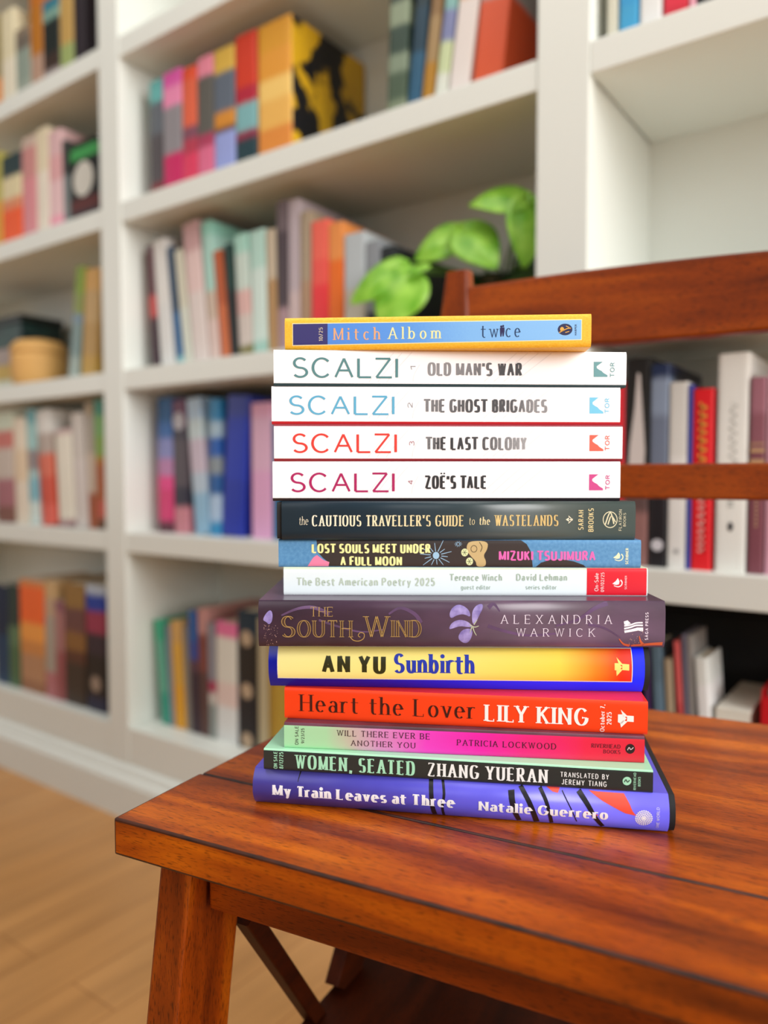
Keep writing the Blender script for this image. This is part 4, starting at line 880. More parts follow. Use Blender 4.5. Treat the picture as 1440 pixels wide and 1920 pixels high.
# ------------------------------------------------------------------ books on the shelves
SHELF_BOOKS = [   # group, [shelf height, spine plane], then per book: left x, thickness, height, lean (degrees), depth, colour bands from the foot up, label, marks
 ('books on the left bay upper shelf', 1.478, 0.925, [
  (-1.7701, 0.0398, 0.2107, 0.0, 0.15, [(0, '#d8893a'), (0.35, '#8a7a42')], 'book with an orange foot cut by the left frame edge, left bay upper shelf', {}),
  (-1.728, 0.0565, 0.2084, 0.0, 0.17, [(0, '#e2dac4'), (0.5, '#dcd2b0')], 'tall cream book left of the grey-green one, left bay upper shelf', {}),
  (-1.6693, 0.0586, 0.1518, 0.0, 0.15, [(0, '#9aa396'), (0.25, '#8d9a8e'), (0.7, '#6e655a'), (0.9, '#8a7a66')], 'grey-green book with a brownish top, left bay upper shelf', {}),
  (-1.6086, 0.0459, 0.2528, 0.0, 0.17, [(0, '#b3917c'), (0.3, '#b4711f'), (0.7, '#b96c20')], 'amber book with a pinkish foot, left bay upper shelf', {}),
  (-1.5606, 0.0621, 0.2111, 0.0, 0.17, [(0, '#a89a98'), (0.14, '#3c2c24'), (0.3, '#1d2421'), (0.62, '#7ba092'), (0.72, '#24768c'), (0.82, '#b5682a')], 'black book with a teal band near its top, left bay upper shelf', {}),
  (-1.4965, 0.0462, 0.2117, 0.0, 0.17, [(0, '#9bab6a'), (0.3, '#c09c58')], 'tan book with a light green foot, left bay upper shelf', {}),
  (-1.4466, 0.0353, 0.205, 0.0, 0.17, [(0, '#2a2128')], 'very dark purple book nearest the divider, left bay upper shelf', {}),
 ]),
 ('books on the left bay second shelf', 1.175, 0.925, [
  (-1.7794, 0.0378, 0.2179, 0.0, 0.15, [(0, '#d39a2c'), (0.5, '#b0a84c')], 'yellow book cut by the left frame edge, left bay second shelf', {}),
  (-1.7392, 0.0816, 0.1996, 0.0, 0.16, [(0, '#ee5a20'), (0.4, '#d98a62'), (0.52, '#dccfa6'), (0.76, '#263a3c')], 'orange-red book with a cream disc and dark teal top, left bay second shelf', {}),
  (-1.6532, 0.0561, 0.2192, 0.0, 0.16, [(0, '#d88c92'), (0.6, '#c88a86'), (0.9, '#c9b3a4')], 'dusty rose book beside the cream one, left bay second shelf', {}),
  (-1.595, 0.0457, 0.2236, 0.0, 0.17, [(0, '#e6dccb'), (0.6, '#dfd2b4')], 'tall cream book between two pink ones, left bay second shelf', {}),
  (-1.5473, 0.0481, 0.2068, 0.0, 0.17, [(0, '#eea2b4'), (0.15, '#e4c0c2'), (0.5, '#dca6a8'), (0.75, '#dab4b6')], 'light pink book right of the cream one, left bay second shelf', {}),
  (-1.4913, 0.0156, 0.178, -1.87, 0.15, [(0, '#7d8585'), (0.6, '#3a3c3a')], 'thin grey book beside the light pink one, left bay second shelf', {}),
  (-1.4699, 0.0967, 0.161, 0.0, 0.16, [(0, '#211c28'), (0.14, '#5a2420'), (0.3, '#0d0c0a'), (0.78, '#3f9a50'), (0.93, '#0f120c')], 'thick black book with a white disc and a green top, left bay second shelf', {'disc': ('#cfccc2', 0.53, 0.36)}),
 ]),
 ('books on the left bay third shelf', 0.862, 0.93, [
  (-1.4982, 0.0328, 0.2296, 9.44, 0.16, [(0, '#a3b3ac'), (0.2, '#7d9594'), (0.5, '#7890a2'), (0.58, '#86924a'), (0.75, '#809a2c')], 'leaning green and grey-blue picture book on the left bay third shelf', {}),
  (-1.4505, 0.0526, 0.2163, 5.88, 0.17, [(0, '#c39a3e'), (0.2, '#b9934f'), (0.5, '#c2a066'), (0.8, '#d0a052')], 'leaning tan and yellow book beside the divider, left bay third shelf', {}),
 ]),
 ('books on the left bay fourth shelf', 0.552, 0.925, [
  (-1.7935, 0.0783, 0.2522, -1.07, 0.16, [(0, '#7c4a3c'), (0.15, '#a2626a'), (0.4, '#c3b4a8'), (0.68, '#c2685c'), (0.84, '#c9d2bc')], 'pale green topped book with red bands at the left frame edge, left bay fourth shelf', {}),
  (-1.7083, 0.052, 0.2394, -1.61, 0.17, [(0, '#e3d5c2'), (0.4, '#e0c8a8'), (0.7, '#e5d6c0')], 'cream book left of the teal banded one, left bay fourth shelf', {}),
  (-1.6496, 0.0349, 0.2549, -2.44, 0.16, [(0, '#cfdfda'), (0.2, '#7fb6c4'), (0.4, '#a6c4c4'), (0.47, '#8c8080'), (0.65, '#9dc6c4'), (0.88, '#66a2a8')], 'light teal banded book on the left bay fourth shelf', {}),
  (-1.5975, 0.0501, 0.2501, -4.78, 0.17, [(0, '#df604e'), (0.18, '#cf4a2c'), (0.42, '#d8694c'), (0.62, '#b3a398'), (0.8, '#dedcd6')], 'orange-red book with a white top, left bay fourth shelf', {}),
  (-1.5328, 0.0578, 0.206, -3.32, 0.16, [(0, '#a88284'), (0.07, '#e8e2d2'), (0.95, '#c9aaa8')], 'short cream-white book, left bay fourth shelf', {}),
  (-1.469, 0.0421, 0.2383, -3.67, 0.17, [(0, '#d6cdc8'), (0.6, '#cfc7bf')], 'light grey leaning book, left bay fourth shelf', {}),
  (-1.4212, 0.0224, 0.2579, -2.47, 0.17, [(0, '#a85a34'), (0.28, '#cdbba8'), (0.6, '#b0a698'), (0.9, '#b19c7c')], 'thin beige book with a rust foot, left bay fourth shelf', {}),
  (-1.3932, 0.0255, 0.262, -1.58, 0.17, [(0, '#6d4424'), (0.08, '#d06450'), (0.22, '#b4602a'), (0.5, '#bd7f22'), (0.56, '#8ab04a'), (0.72, '#7fb566'), (0.88, '#3f9a80')], 'rainbow book from green to rust beside the divider, left bay fourth shelf', {}),
 ]),
 ('books on the left bay bottom shelf', 0.172, 0.925, [
  (-1.8157, 0.0584, 0.232, 0.0, 0.16, [(0, '#123a5c'), (0.5, '#0c2340')], 'navy blue book at the left frame edge, left bay bottom shelf', {}),
  (-1.7549, 0.047, 0.2366, 0.0, 0.15, [(0, '#4a6a48'), (0.4, '#5c7a58'), (0.6, '#263a34')], 'dark green book, left bay bottom shelf', {}),
  (-1.7034, 0.1003, 0.2528, 0.0, 0.17, [(0, '#9c6a4a'), (0.1, '#b98a66'), (0.34, '#d08a4a'), (0.46, '#f0a04a'), (0.62, '#f26a2c'), (0.95, '#d8894c')], 'thick orange book fading to tan at its foot, left bay bottom shelf', {}),
  (-1.5988, 0.0382, 0.2586, 0.0, 0.17, [(0, '#b87478'), (0.22, '#aaa092'), (0.7, '#bfa286'), (0.85, '#cba878')], 'grey-tan book with a rose foot, left bay bottom shelf', {}),
  (-1.5586, 0.033, 0.2175, 0.0, 0.16, [(0, '#9a5456'), (0.5, '#a87472'), (0.9, '#8c5a66')], 'mauve book shorter than its neighbours, left bay bottom shelf', {}),
  (-1.5214, 0.0734, 0.2606, 0.0, 0.17, [(0, '#3a2c22'), (0.35, '#5a3424'), (0.45, '#8a6030'), (0.6, '#6b4440'), (0.8, '#94703a')], 'brown and gold book, left bay bottom shelf', {}),
  (-1.4423, 0.0675, 0.262, 0.0, 0.17, [(0, '#14183a'), (0.12, '#1a1412'), (0.45, '#332430'), (0.62, '#9a3450'), (0.8, '#1a3ca0'), (0.93, '#b4c0d0')], 'near-black book with blue and crimson bands at its top, left bay bottom shelf', {'disc': ('#a08c7c', 0.22, 0.25)}),
 ]),
 ('books on the middle bay second shelf, left group', 1.175, 0.938, [
  (-1.2257, 0.0362, 0.2207, 0.0, 0.16, [(0, '#7a2630'), (0.15, '#4a4448'), (0.55, '#5a6068'), (0.82, '#62b0ae')], 'dark grey book with a teal top beside the divider, middle second shelf', {}),
  (-1.1864, 0.0515, 0.224, 0.0, 0.16, [(0, '#c4205e'), (0.34, '#8a858a'), (0.72, '#e68ab2'), (0.88, '#d858a8')], 'grey and magenta book with a pink top on the middle second shelf', {}),
  (-1.132, 0.0378, 0.2164, 0.0, 0.16, [(0, '#d83a5e'), (0.3, '#b0384e'), (0.42, '#7d4a5c'), (0.52, '#dc6444'), (0.9, '#e0522e')], 'orange-red and rose book on the middle second shelf', {}),
  (-1.0913, 0.0407, 0.2219, 0.0, 0.16, [(0, '#d86a8c'), (0.3, '#a83a5a'), (0.4, '#5c5a54'), (0.85, '#e68aa0')], 'charcoal book with pink top and foot on the middle second shelf', {}),
  (-1.0479, 0.0511, 0.2211, 0.0, 0.17, [(0, '#94a0d8'), (0.36, '#5a3c2a'), (0.4, '#d08a30'), (0.52, '#5e6876'), (0.82, '#d6b048')], 'blue-grey book with a yellow top and an orange disc on the middle second shelf', {}),
  (-0.9941, 0.05, 0.2278, 0.0, 0.17, [(0, '#203c44'), (0.24, '#8a2a44'), (0.3, '#7cb0b4'), (0.5, '#b02038'), (0.62, '#cf3a1e')], 'red book with a pale teal band on the middle second shelf', {}),
  (-0.9404, 0.0749, 0.2264, 0.0, 0.195, [(0, '#dc8a3a'), (0.25, '#e8b45a'), (0.45, '#f0c870'), (0.6, '#e09a34'), (0.8, '#d89a28')], 'thick golden book with black and yellow flowers on its cover, end of the left group', {'floral': 1}),
 ]),
 ('leaning books on the middle bay second shelf', 1.175, 0.93, [
  (-0.6707, 0.0339, 0.2167, 1.97, 0.16, [(0, '#7e8a70'), (0.12, '#4a5c48'), (0.3, '#80907a'), (0.42, '#33463a'), (0.6, '#8a987e'), (0.75, '#2c3c30')], 'dark green book with pale leaf pattern, leftmost of the leaning books', {}),
  (-0.6349, 0.0218, 0.205, 5.98, 0.16, [(0, '#2a5a78'), (0.4, '#1d3c4e'), (0.7, '#20343c')], 'dark blue leaning book right of the leaf-patterned one', {}),
  (-0.6112, 0.0177, 0.205, 7.27, 0.16, [(0, '#b07e22'), (0.3, '#a3875c'), (0.6, '#8a6a42')], 'mustard brown leaning book on the middle second shelf', {}),
  (-0.5899, 0.019, 0.205, 8.02, 0.16, [(0, '#dce0d4'), (0.2, '#c9d6a8'), (0.4, '#7f86b0'), (0.6, '#86b8b4'), (0.75, '#5a4c60')], 'leaning book with pale green and lilac bands on the middle second shelf', {}),
  (-0.5673, 0.0317, 0.205, 8.21, 0.16, [(0, '#e6ddd8'), (0.62, '#d89c48'), (0.72, '#dcd6cc')], 'white leaning book with an orange band on the middle second shelf', {}),
  (-0.5286, 0.0446, 0.205, 6.55, 0.17, [(0, '#d8552a'), (0.55, '#a5a3a0')], 'grey leaning book with an orange lower half, beside the right divider', {}),
 ]),
 ('books on the middle bay third shelf', 0.862, 0.938, [
  (-1.2279, 0.0176, 0.2351, -3.1, 0.15, [(0, '#3c2430'), (0.42, '#c24c4c'), (0.6, '#5a2c38')], 'thin maroon book with a red patch beside the divider, middle third shelf', {}),
  (-1.2009, 0.0372, 0.2406, -5.17, 0.16, [(0, '#d8d8d6'), (0.5, '#dcdad6')], 'light grey leaning book beside the thin maroon one', {}),
  (-1.1529, 0.0164, 0.2234, -7.7, 0.15, [(0, '#8fc4c8'), (0.08, '#2a6496'), (0.45, '#24405c')], 'thin navy book leaning left on the middle third shelf', {}),
  (-1.1333, 0.0205, 0.2133, -7.13, 0.15, [(0, '#d2d6c8'), (0.5, '#cfccb8')], 'thin cream book leaning left on the middle third shelf', {}),
  (-1.1082, 0.0414, 0.255, -6.43, 0.16, [(0, '#dccfca'), (0.5, '#e0c4c0'), (0.8, '#c8a0a0')], 'pale pink book leaning left on the middle third shelf', {}),
  (-1.0638, 0.0249, 0.2498, -5.09, 0.17, [(0, '#d8c0b8'), (0.3, '#c6b2a0'), (0.5, '#a8d0c4'), (0.9, '#92ccba')], 'mint-topped book leaning left behind the rust one', {}),
  (-1.0335, 0.0216, 0.1942, -6.41, 0.15, [(0, '#c86a3c'), (0.5, '#b4582e')], 'thin rust-orange book leaning left on the middle third shelf', {}),
  (-1.011, 0.0186, 0.2003, -4.56, 0.15, [(0, '#161a1a'), (0.6, '#123832')], 'black-green book right of the rust one', {}),
  (-0.9889, 0.0324, 0.2108, -3.52, 0.16, [(0, '#7c7640'), (0.1, '#d0c4bc'), (0.35, '#d8b0aa'), (0.55, '#c6d6cc'), (0.85, '#a6d4c4')], 'pale pink and mint book on the middle third shelf', {}),
  (-0.9552, 0.034, 0.2106, -2.04, 0.16, [(0, '#a2ccc0'), (0.12, '#cfe2da'), (0.7, '#b4d8cc')], 'pale mint book on the middle third shelf', {}),
  (-0.9199, 0.0209, 0.2067, -1.35, 0.16, [(0, '#b08a5c'), (0.6, '#c4b49c')], 'tan book left of the tall mottled one', {}),
  (-0.8978, 0.0228, 0.2474, -0.55, 0.18, [(0, '#a88a90'), (0.3, '#4c4046'), (0.8, '#6e6064')], 'dark mottled tall book on the middle third shelf', {}),
  (-0.8738, 0.0235, 0.2445, 0.0, 0.18, [(0, '#c8b4b4'), (0.4, '#b8aab0')], 'tall lilac-grey book on the middle third shelf', {}),
  (-0.848, 0.0218, 0.221, 0.0, 0.17, [(0, '#ac8c70'), (0.5, '#a8967e')], 'beige-brown book left of the red one', {}),
  (-0.8239, 0.0345, 0.2009, 0.0, 0.17, [(0, '#ea3a40'), (0.5, '#ee5a50'), (0.7, '#f06a58')], 'bright coral red book on the middle third shelf', {}),
  (-0.7883, 0.0291, 0.1914, 0.0, 0.19, [(0, '#ea7020'), (0.7, '#e8924c')], 'orange book right of the coral red one', {}),
  (-0.757, 0.0406, 0.1684, 0.0, 0.16, [(0, '#c2bcae'), (0.5, '#b8c0c4')], 'pale grey book right of the orange one', {}),
  (-0.7144, 0.0261, 0.1502, 0.0, 0.16, [(0, '#2b2f32'), (0.3, '#8d9298')], 'charcoal and grey book near the plant', {}),
  (-0.6863, 0.0254, 0.1376, 0.0, 0.16, [(0, '#24282a')], 'black book nearest to the plant pot', {}),
 ]),
 ('books on the middle bay fourth shelf', 0.552, 0.95, [
  (-1.2308, 0.0432, 0.2583, 0.0, 0.15, [(0, '#5a2438'), (0.08, '#d83c78'), (0.32, '#e6488e'), (0.42, '#bc86b4'), (0.55, '#8a90c8'), (0.7, '#3a6cb0'), (0.82, '#205c94')], 'book fading from hot pink up to blue, first on the middle fourth shelf', {}),
  (-1.1823, 0.0401, 0.2509, -1.05, 0.15, [(0, '#c8808c'), (0.2, '#262236'), (0.35, '#50464e'), (0.7, '#37303f'), (0.8, '#64284e')], 'dark plum book with a pale disc near its top on the middle fourth shelf', {'disc': ('#b6b4bc', 0.84, 0.42)}),
  (-1.1227, 0.0382, 0.2509, -5.38, 0.15, [(0, '#8fb8d4'), (0.3, '#b6c8d8'), (0.45, '#cabccc'), (0.7, '#c6d8dc'), (0.85, '#b0cce4')], 'pale blue and pink book leaning left on the middle fourth shelf', {}),
  (-1.0839, 0.03, 0.2473, 0.0, 0.15, [(0, '#2a8cc0'), (0.1, '#aec8e4'), (0.3, '#1f5ca0'), (0.45, '#8c98a0'), (0.58, '#1c5cb4'), (0.72, '#aac8dc'), (0.84, '#2f8cc4')], 'blue book with white bands on the middle fourth shelf', {}),
  (-1.0524, 0.0548, 0.249, 4.34, 0.15, [(0, '#1830a4'), (0.4, '#1a34b0'), (0.85, '#2c3ca0')], 'cobalt blue book leaning right on the middle fourth shelf', {}),
  (-0.9748, 0.0477, 0.2339, 0.0, 0.16, [(0, '#e2a8d0'), (0.5, '#e0b4d0'), (0.9, '#e4a8c8')], 'pink book half behind the stack on the middle fourth shelf', {}),
  (-0.9246, 0.042, 0.2019, 0.0, 0.15, [(0, '#1d6c9c')], 'teal blue book hidden behind the stack on the middle fourth shelf', {}),
 ]),
 ('books on the middle bay bottom shelf', 0.172, 0.955, [
  (-1.2339, 0.0227, 0.2046, -6.83, 0.15, [(0, '#2fa088'), (0.3, '#62b096'), (0.8, '#3fae88')], 'teal green book leaning left, first on the middle bottom shelf', {}),
  (-1.2078, 0.0096, 0.1986, -3.69, 0.14, [(0, '#8a93a4')], 'thin grey-blue book beside the teal green one', {}),
  (-1.195, 0.0315, 0.2076, -3.46, 0.15, [(0, '#e0a024'), (0.4, '#d8a43c'), (0.8, '#cfa25c')], 'mustard yellow book on the middle bottom shelf', {}),
  (-1.1604, 0.0108, 0.2014, -2.63, 0.14, [(0, '#8d857a')], 'thin grey book right of the mustard one', {}),
  (-1.1449, 0.0213, 0.2333, -2.23, 0.15, [(0, '#3a2834'), (0.5, '#5a3c48'), (0.6, '#3a4a94'), (0.75, '#2a5a9c')], 'dark maroon book with a blue top on the middle bottom shelf', {}),
  (-1.1206, 0.0209, 0.2402, -1.41, 0.15, [(0, '#5a3c38'), (0.5, '#80443c'), (0.8, '#c08c86')], 'brown-red book with a rose top on the middle bottom shelf', {}),
  (-1.0968, 0.0176, 0.2148, -0.78, 0.14, [(0, '#8d9490'), (0.3, '#c8c0b8'), (0.4, '#a83858'), (0.5, '#8d8a92')], 'thin grey book with a crimson band on the middle bottom shelf', {}),
  (-1.0763, 0.0539, 0.2215, 0.0, 0.15, [(0, '#dfe0de'), (0.3, '#e0c8c0'), (0.5, '#dcd8cc'), (0.88, '#e0709c')], 'white and blush book with a hot pink top on the middle bottom shelf', {}),
  (-1.0196, 0.0488, 0.2486, 0.0, 0.16, [(0, '#16161c'), (0.5, '#1d1814'), (0.8, '#0e2a3a')], 'black book with tan dots on the middle bottom shelf', {'disc': ('#b49c80', 0.42, 0.3)}),
  (-0.9682, 0.0236, 0.2394, 0.0, 0.15, [(0, '#b4a684')], 'beige book behind the stack on the middle bottom shelf', {}),
  (-0.942, 0.0231, 0.2422, 0.0, 0.15, [(0, '#a8842c')], 'dark gold book behind the stack on the middle bottom shelf', {}),
 ]),
 ('books on the right bay second shelf', 1.175, 0.925, [
  (-0.3409, 0.013, 0.205, 0.0, 0.15, [(0, '#cfccba')], 'beige book at the left end of the right bay upper shelf', {}),
  (-0.3259, 0.0228, 0.205, 0.0, 0.15, [(0, '#3a9ccc'), (0.2, '#2f94cc')], 'bright blue book on the right bay upper shelf', {}),
  (-0.3013, 0.0251, 0.205, 0.0, 0.15, [(0, '#e2e2e0')], 'white book between the blue and red ones on the right bay upper shelf', {}),
  (-0.2744, 0.0277, 0.205, 0.0, 0.15, [(0, '#c81430'), (0.1, '#d81e3a')], 'crimson book on the right bay upper shelf', {}),
  (-0.2456, 0.0069, 0.205, 0.0, 0.15, [(0, '#e6a0b0')], 'thin pink book on the right bay upper shelf', {}),
  (-0.2375, 0.022, 0.205, 0.0, 0.15, [(0, '#17171a')], 'black book on the right bay upper shelf', {}),
 ]),
 ('books on the right bay fourth shelf', 0.552, 0.925, [
  (-0.3296, 0.0166, 0.2223, 0.0, 0.15, [(0, '#d81428')], 'plain red book just past the right end of the white paperbacks', {}),
  (-0.3117, 0.0283, 0.2485, 0.0, 0.15, [(0, '#8c6460'), (0.26, '#5a4442'), (0.36, '#1a1817')], 'black book with a pale pointed figure on its spine, right bay fourth shelf', {'figure': 1}),
  (-0.2816, 0.0205, 0.2393, 0.0, 0.15, [(0, '#16141a'), (0.45, '#6a7488'), (0.75, '#8492a8'), (0.93, '#1c2c50')], 'black and grey-blue book with a pale dot near its foot, right bay fourth shelf', {'disc': ('#c9c6cc', 0.11, 0.34)}),
  (-0.2598, 0.0205, 0.2166, 0.0, 0.15, [(0, '#dedcd8'), (0.6, '#d3d1cb')], 'light grey book left of the red and gold one', {'mark': 1}),
  (-0.2385, 0.0042, 0.2126, 0.0, 0.14, [(0, '#3a44a0')], 'very thin blue book left of the red and gold one', {}),
  (-0.2333, 0.0222, 0.2074, 0.0, 0.15, [(0, '#dc1420')], 'red book with gold lettering on the right bay fourth shelf', {'redgold': 1}),
  (-0.2072, 0.0324, 0.2443, 0.0, 0.16, [(0, '#e6e6e0')], 'thick white book with grey script, tallest on the right bay fourth shelf', {'script': 1}),
  (-0.1731, 0.0162, 0.2159, 0.0, 0.15, [(0, '#7c4450'), (0.62, '#8a5460'), (0.82, '#a06a78')], 'rose-brown book with gold bands right of the thick white one', {'bands': 1}),
  (-0.1559, 0.02, 0.2248, 0.0, 0.15, [(0, '#d8a0b4')], 'pink book cut by the right frame edge', {}),
 ]),
 ('small books on the right bay lower shelf', 0.345, 0.925, [
  (-0.2802, 0.0051, 0.1106, -2.62, 0.07, [(0, '#4a2a5c')], 'thin violet book beside the slate one, right bay lower shelf', {}),
  (-0.2695, 0.0118, 0.116, -3.69, 0.07, [(0, '#5c7688'), (0.6, '#546c7c')], 'slate blue book leaning left, right bay lower shelf', {}),
  (-0.2551, 0.0086, 0.0988, -3.55, 0.07, [(0, '#a5957c')], 'tan booklet on the right bay lower shelf', {}),
  (-0.2423, 0.0066, 0.1215, -3.98, 0.07, [(0, '#c04a4c'), (0.4, '#d05a5a')], 'thin coral book leaning left, right bay lower shelf', {}),
  (-0.2345, 0.0048, 0.1301, -3.16, 0.07, [(0, '#6c6a7c')], 'thin lavender grey book, right bay lower shelf', {}),
  (-0.2285, 0.0047, 0.1296, -3.15, 0.07, [(0, '#8c8884')], 'thin grey book left of the white one, right bay lower shelf', {}),
  (-0.219, 0.0134, 0.1051, -4.45, 0.07, [(0, '#e0e0e0'), (0.7, '#d8dcd8')], 'white book leaning left, right bay lower shelf', {}),
 ]),
]
_band_mats = {}
def band_mat(bands, h):
    key = (str(bands), round(h, 3))
    if key not in _band_mats:
        stops = []
        for i, (p, c) in enumerate(bands):
            if i: stops.append((max(0, p - 0.02), bands[i - 1][1]))
            stops.append((min(1, p + (0.02 if i else 0)), c))
        _band_mats[key] = ramp_mat('printed spine', 2, 0.0, h, stops, 0.45, mottle=0.03, mottle_scale=60)
    return _band_mats[key]

def shelf_book(group, z, Y, x, w, h, lean, depth, bands, label, marks):
    a = math.radians(lean)
    t = thing('book', label, 'book', (x, Y, z + 0.0002 + (w * math.sin(a) if a > 0 else 0)), 0, group)
    t.rotation_euler = (0, a, 0)
    m = band_mat(bands, h)
    side = noise_mat('floral cover', '#0f0f14', '#d8a818', 14, 0.4, 0.46, 0.5) if marks.get('floral') else m
    th = min(0.0016, w * 0.18)
    bm = bmesh.new()
    # spine with rounded shoulders, then two boards: one U-shaped shell
    n = 8; rb = min(0.003, w * 0.25)
    outer = [(0, depth)] + [(w * 0.5 - w * 0.5 * math.copysign(abs(math.cos(math.pi * i / n)) ** 0.45, math.cos(math.pi * i / n)), rb - rb * math.sin(math.pi * i / n) ** 0.6) for i in range(n + 1)] + [(w, depth)]
    inner = [(w - th, depth)] + [(min(max(px, th), w - th), rb + th) for px, py in reversed(outer[1:-1])] + [(th, depth)]
    prof = outer + inner; k = len(prof)
    r0 = [bm.verts.new((px, py, 0)) for px, py in prof]; r1 = [bm.verts.new((px, py, h)) for px, py in prof]
    for i in range(k):
        j = (i + 1) % k
        f = bm.faces.new((r0[i], r0[j], r1[j], r1[i])); f.material_index = 1 if i == len(outer) - 2 else 0
    for r in (r0, r1):
        for i in range(len(outer) - 1): bm.faces.new((r[i], r[i + 1], r[k - 2 - i], r[k - 1 - i]))
    link_mesh('cover', bm, [m, side], t)
    box('page_block', th, w - th, rb + th + 0.0005, depth - 0.003, 0.002, h - 0.002, PAPER_SHELF, t)
    f0 = -0.0004
    def flat(name, loops, c, lab=None):
        bm = bmesh.new()
        for lp in loops: bm.faces.new([bm.verts.new((w * u, f0, h * v)) for u, v in lp])
        o = link_mesh(name, bm, mat('print ' + c, c, 0.45), t)
        if lab: o['label'] = lab
    if 'disc' in marks:
        c, v, r = marks['disc']; ry = r * w / h
        flat('spine_emblem', [[(0.5 + r * math.cos(q), v + ry * math.sin(q)) for q in [math.pi * 2 * i / 24 for i in range(24)]]], c, 'pale disc on the spine')
        if 'tan dots' in label:
            for v2 in (0.06, 0.80): flat('spine_emblem', [[(0.5 + r * math.cos(q), v2 + ry * math.sin(q)) for q in [math.pi * 2 * i / 24 for i in range(24)]]], c, 'tan dot on the spine')
    if 'redgold' in marks:
        R = random.Random(2); lo = []
        v = 0.42
        while v < 0.93:
            d = 0.035 + R.random() * 0.02
            lo += [[(0.32, v), (0.68, v), (0.68, v + d * 0.42), (0.32, v + d * 0.42)], [(0.32, v), (0.44, v), (0.44, v + d * 0.8), (0.32, v + d * 0.8)]]
            v += d
        flat('spine_lettering', lo, '#d89a3a', 'gold lettering')
        lo = []; v = 0.10
        while v < 0.38:
            d = 0.03 + R.random() * 0.015
            lo += [[(0.34, v), (0.66, v), (0.66, v + d * 0.4), (0.34, v + d * 0.4)], [(0.54, v), (0.66, v), (0.66, v + d * 0.75), (0.54, v + d * 0.75)]]
            v += d
        flat('spine_lettering', lo, '#e8a8a0', 'pale lettering')
    if 'script' in marks:
        R = random.Random(5)
        p = [(0.50 + 0.13 * math.sin(i * 1.9) + R.uniform(-.03, .03), 0.46 + 0.0125 * i) for i in range(26)]
        flat('spine_lettering', [[(a_[0], a_[1]), (b_[0], b_[1]), (b_[0] + 0.045, b_[1]), (a_[0] + 0.045, a_[1])] for a_, b_ in zip(p, p[1:])], '#8f938e', 'grey script lettering')
        flat('spine_lettering', [[(0.40, 0.30 + i * 0.017), (0.58, 0.30 + i * 0.017), (0.58, 0.309 + i * 0.017), (0.40, 0.309 + i * 0.017)] for i in range(7)], '#a9aca8')
        flat('spine_emblem', [[(0.5 + 0.09 * math.cos(q), 0.21 + 0.022 * math.sin(q)) for q in [math.pi * i / 6 for i in range(12)]]], '#33363a', 'small black emblem')
    if 'bands' in marks:
        flat('gold_bands', [[(0.05, v), (0.95, v), (0.95, v + d), (0.05, v + d)] for v, d in ((0.62, 0.02), (0.55, 0.035), (0.66, 0.008))], '#b8926a', 'gold bands across the spine')
        flat('spine_lettering', [[(0.42, 0.24 + i * 0.022), (0.60, 0.24 + i * 0.022), (0.60, 0.253 + i * 0.022), (0.42, 0.253 + i * 0.022)] for i in range(9)], '#b08a70')
    if 'figure' in marks:
        flat('spine_emblem', [[(0.16, 0.42), (0.82, 0.42), (0.86, 0.56), (0.74, 0.74), (0.62, 0.92), (0.50, 0.93), (0.40, 0.76), (0.22, 0.58)]], '#cbc2be', 'pale pointed figure')
    if 'mark' in marks:
        flat('spine_emblem', [[(0.40, 0.08), (0.62, 0.08), (0.62, 0.105), (0.40, 0.105)]], '#9a9a9a')
    return t

PAPER_SHELF = mat('shelf book pages', '#d8cdb6', 0.85)
for group, z, Y, books in SHELF_BOOKS:
    for b in books: shelf_book(group, z, Y, *b)

# ------------------------------------------------------------------ the other things on the shelves
def leaf_mesh(base, tip, width, out, droop):
    """a heart-shaped leaf, folded along its midrib; out = the way its upper side faces"""
    base, tip, out = Vector(base), Vector(tip), Vector(out).normalized()
    ax = tip - base; L = ax.length; ax.normalize()
    side = ax.cross(out).normalized(); nrm = side.cross(ax).normalized()
    bm = bmesh.new(); nl, nw = 12, 8; grid = []
    for i in range(nl + 1):
        u = i / nl
        wd = width / 2 * (math.sin(math.pi * min(1, u ** 0.62)) ** 0.8) * (1.0 if u < 0.99 else 0.02) + 0.0004
        row = []
        for j in range(-nw // 2, nw // 2 + 1):
            s = j / (nw / 2)
            back = -0.16 * L * (abs(s) ** 2) * (1 - u) ** 3
            p = base + ax * (u * L + back) + side * (s * wd) + nrm * (-0.28 * abs(s) * wd + 0.10 * wd * abs(s) ** 3 + droop * L * 4 * u * (1 - u))
            row.append(bm.verts.new(p))
        grid.append(row)
    for i in range(nl):
        for j in range(nw): bm.faces.new((grid[i][j], grid[i][j + 1], grid[i + 1][j + 1], grid[i + 1][j]))
    return bm

def tube(bm, pts, r, seg=8):
    st = []
    for i, p in enumerate(pts):
        a = Vector(pts[min(i + 1, len(pts) - 1)]) - Vector(pts[max(i - 1, 0)]); a.normalize()
        s = a.cross(Vector((0.3, 0.9, 0.2))).normalized(); b = a.cross(s)
        st.append((p, s, b))
    sweep(bm, st, [[(r * math.cos(2 * math.pi * k / seg), r * math.sin(2 * math.pi * k / seg)) for k in range(seg)]] * len(pts))

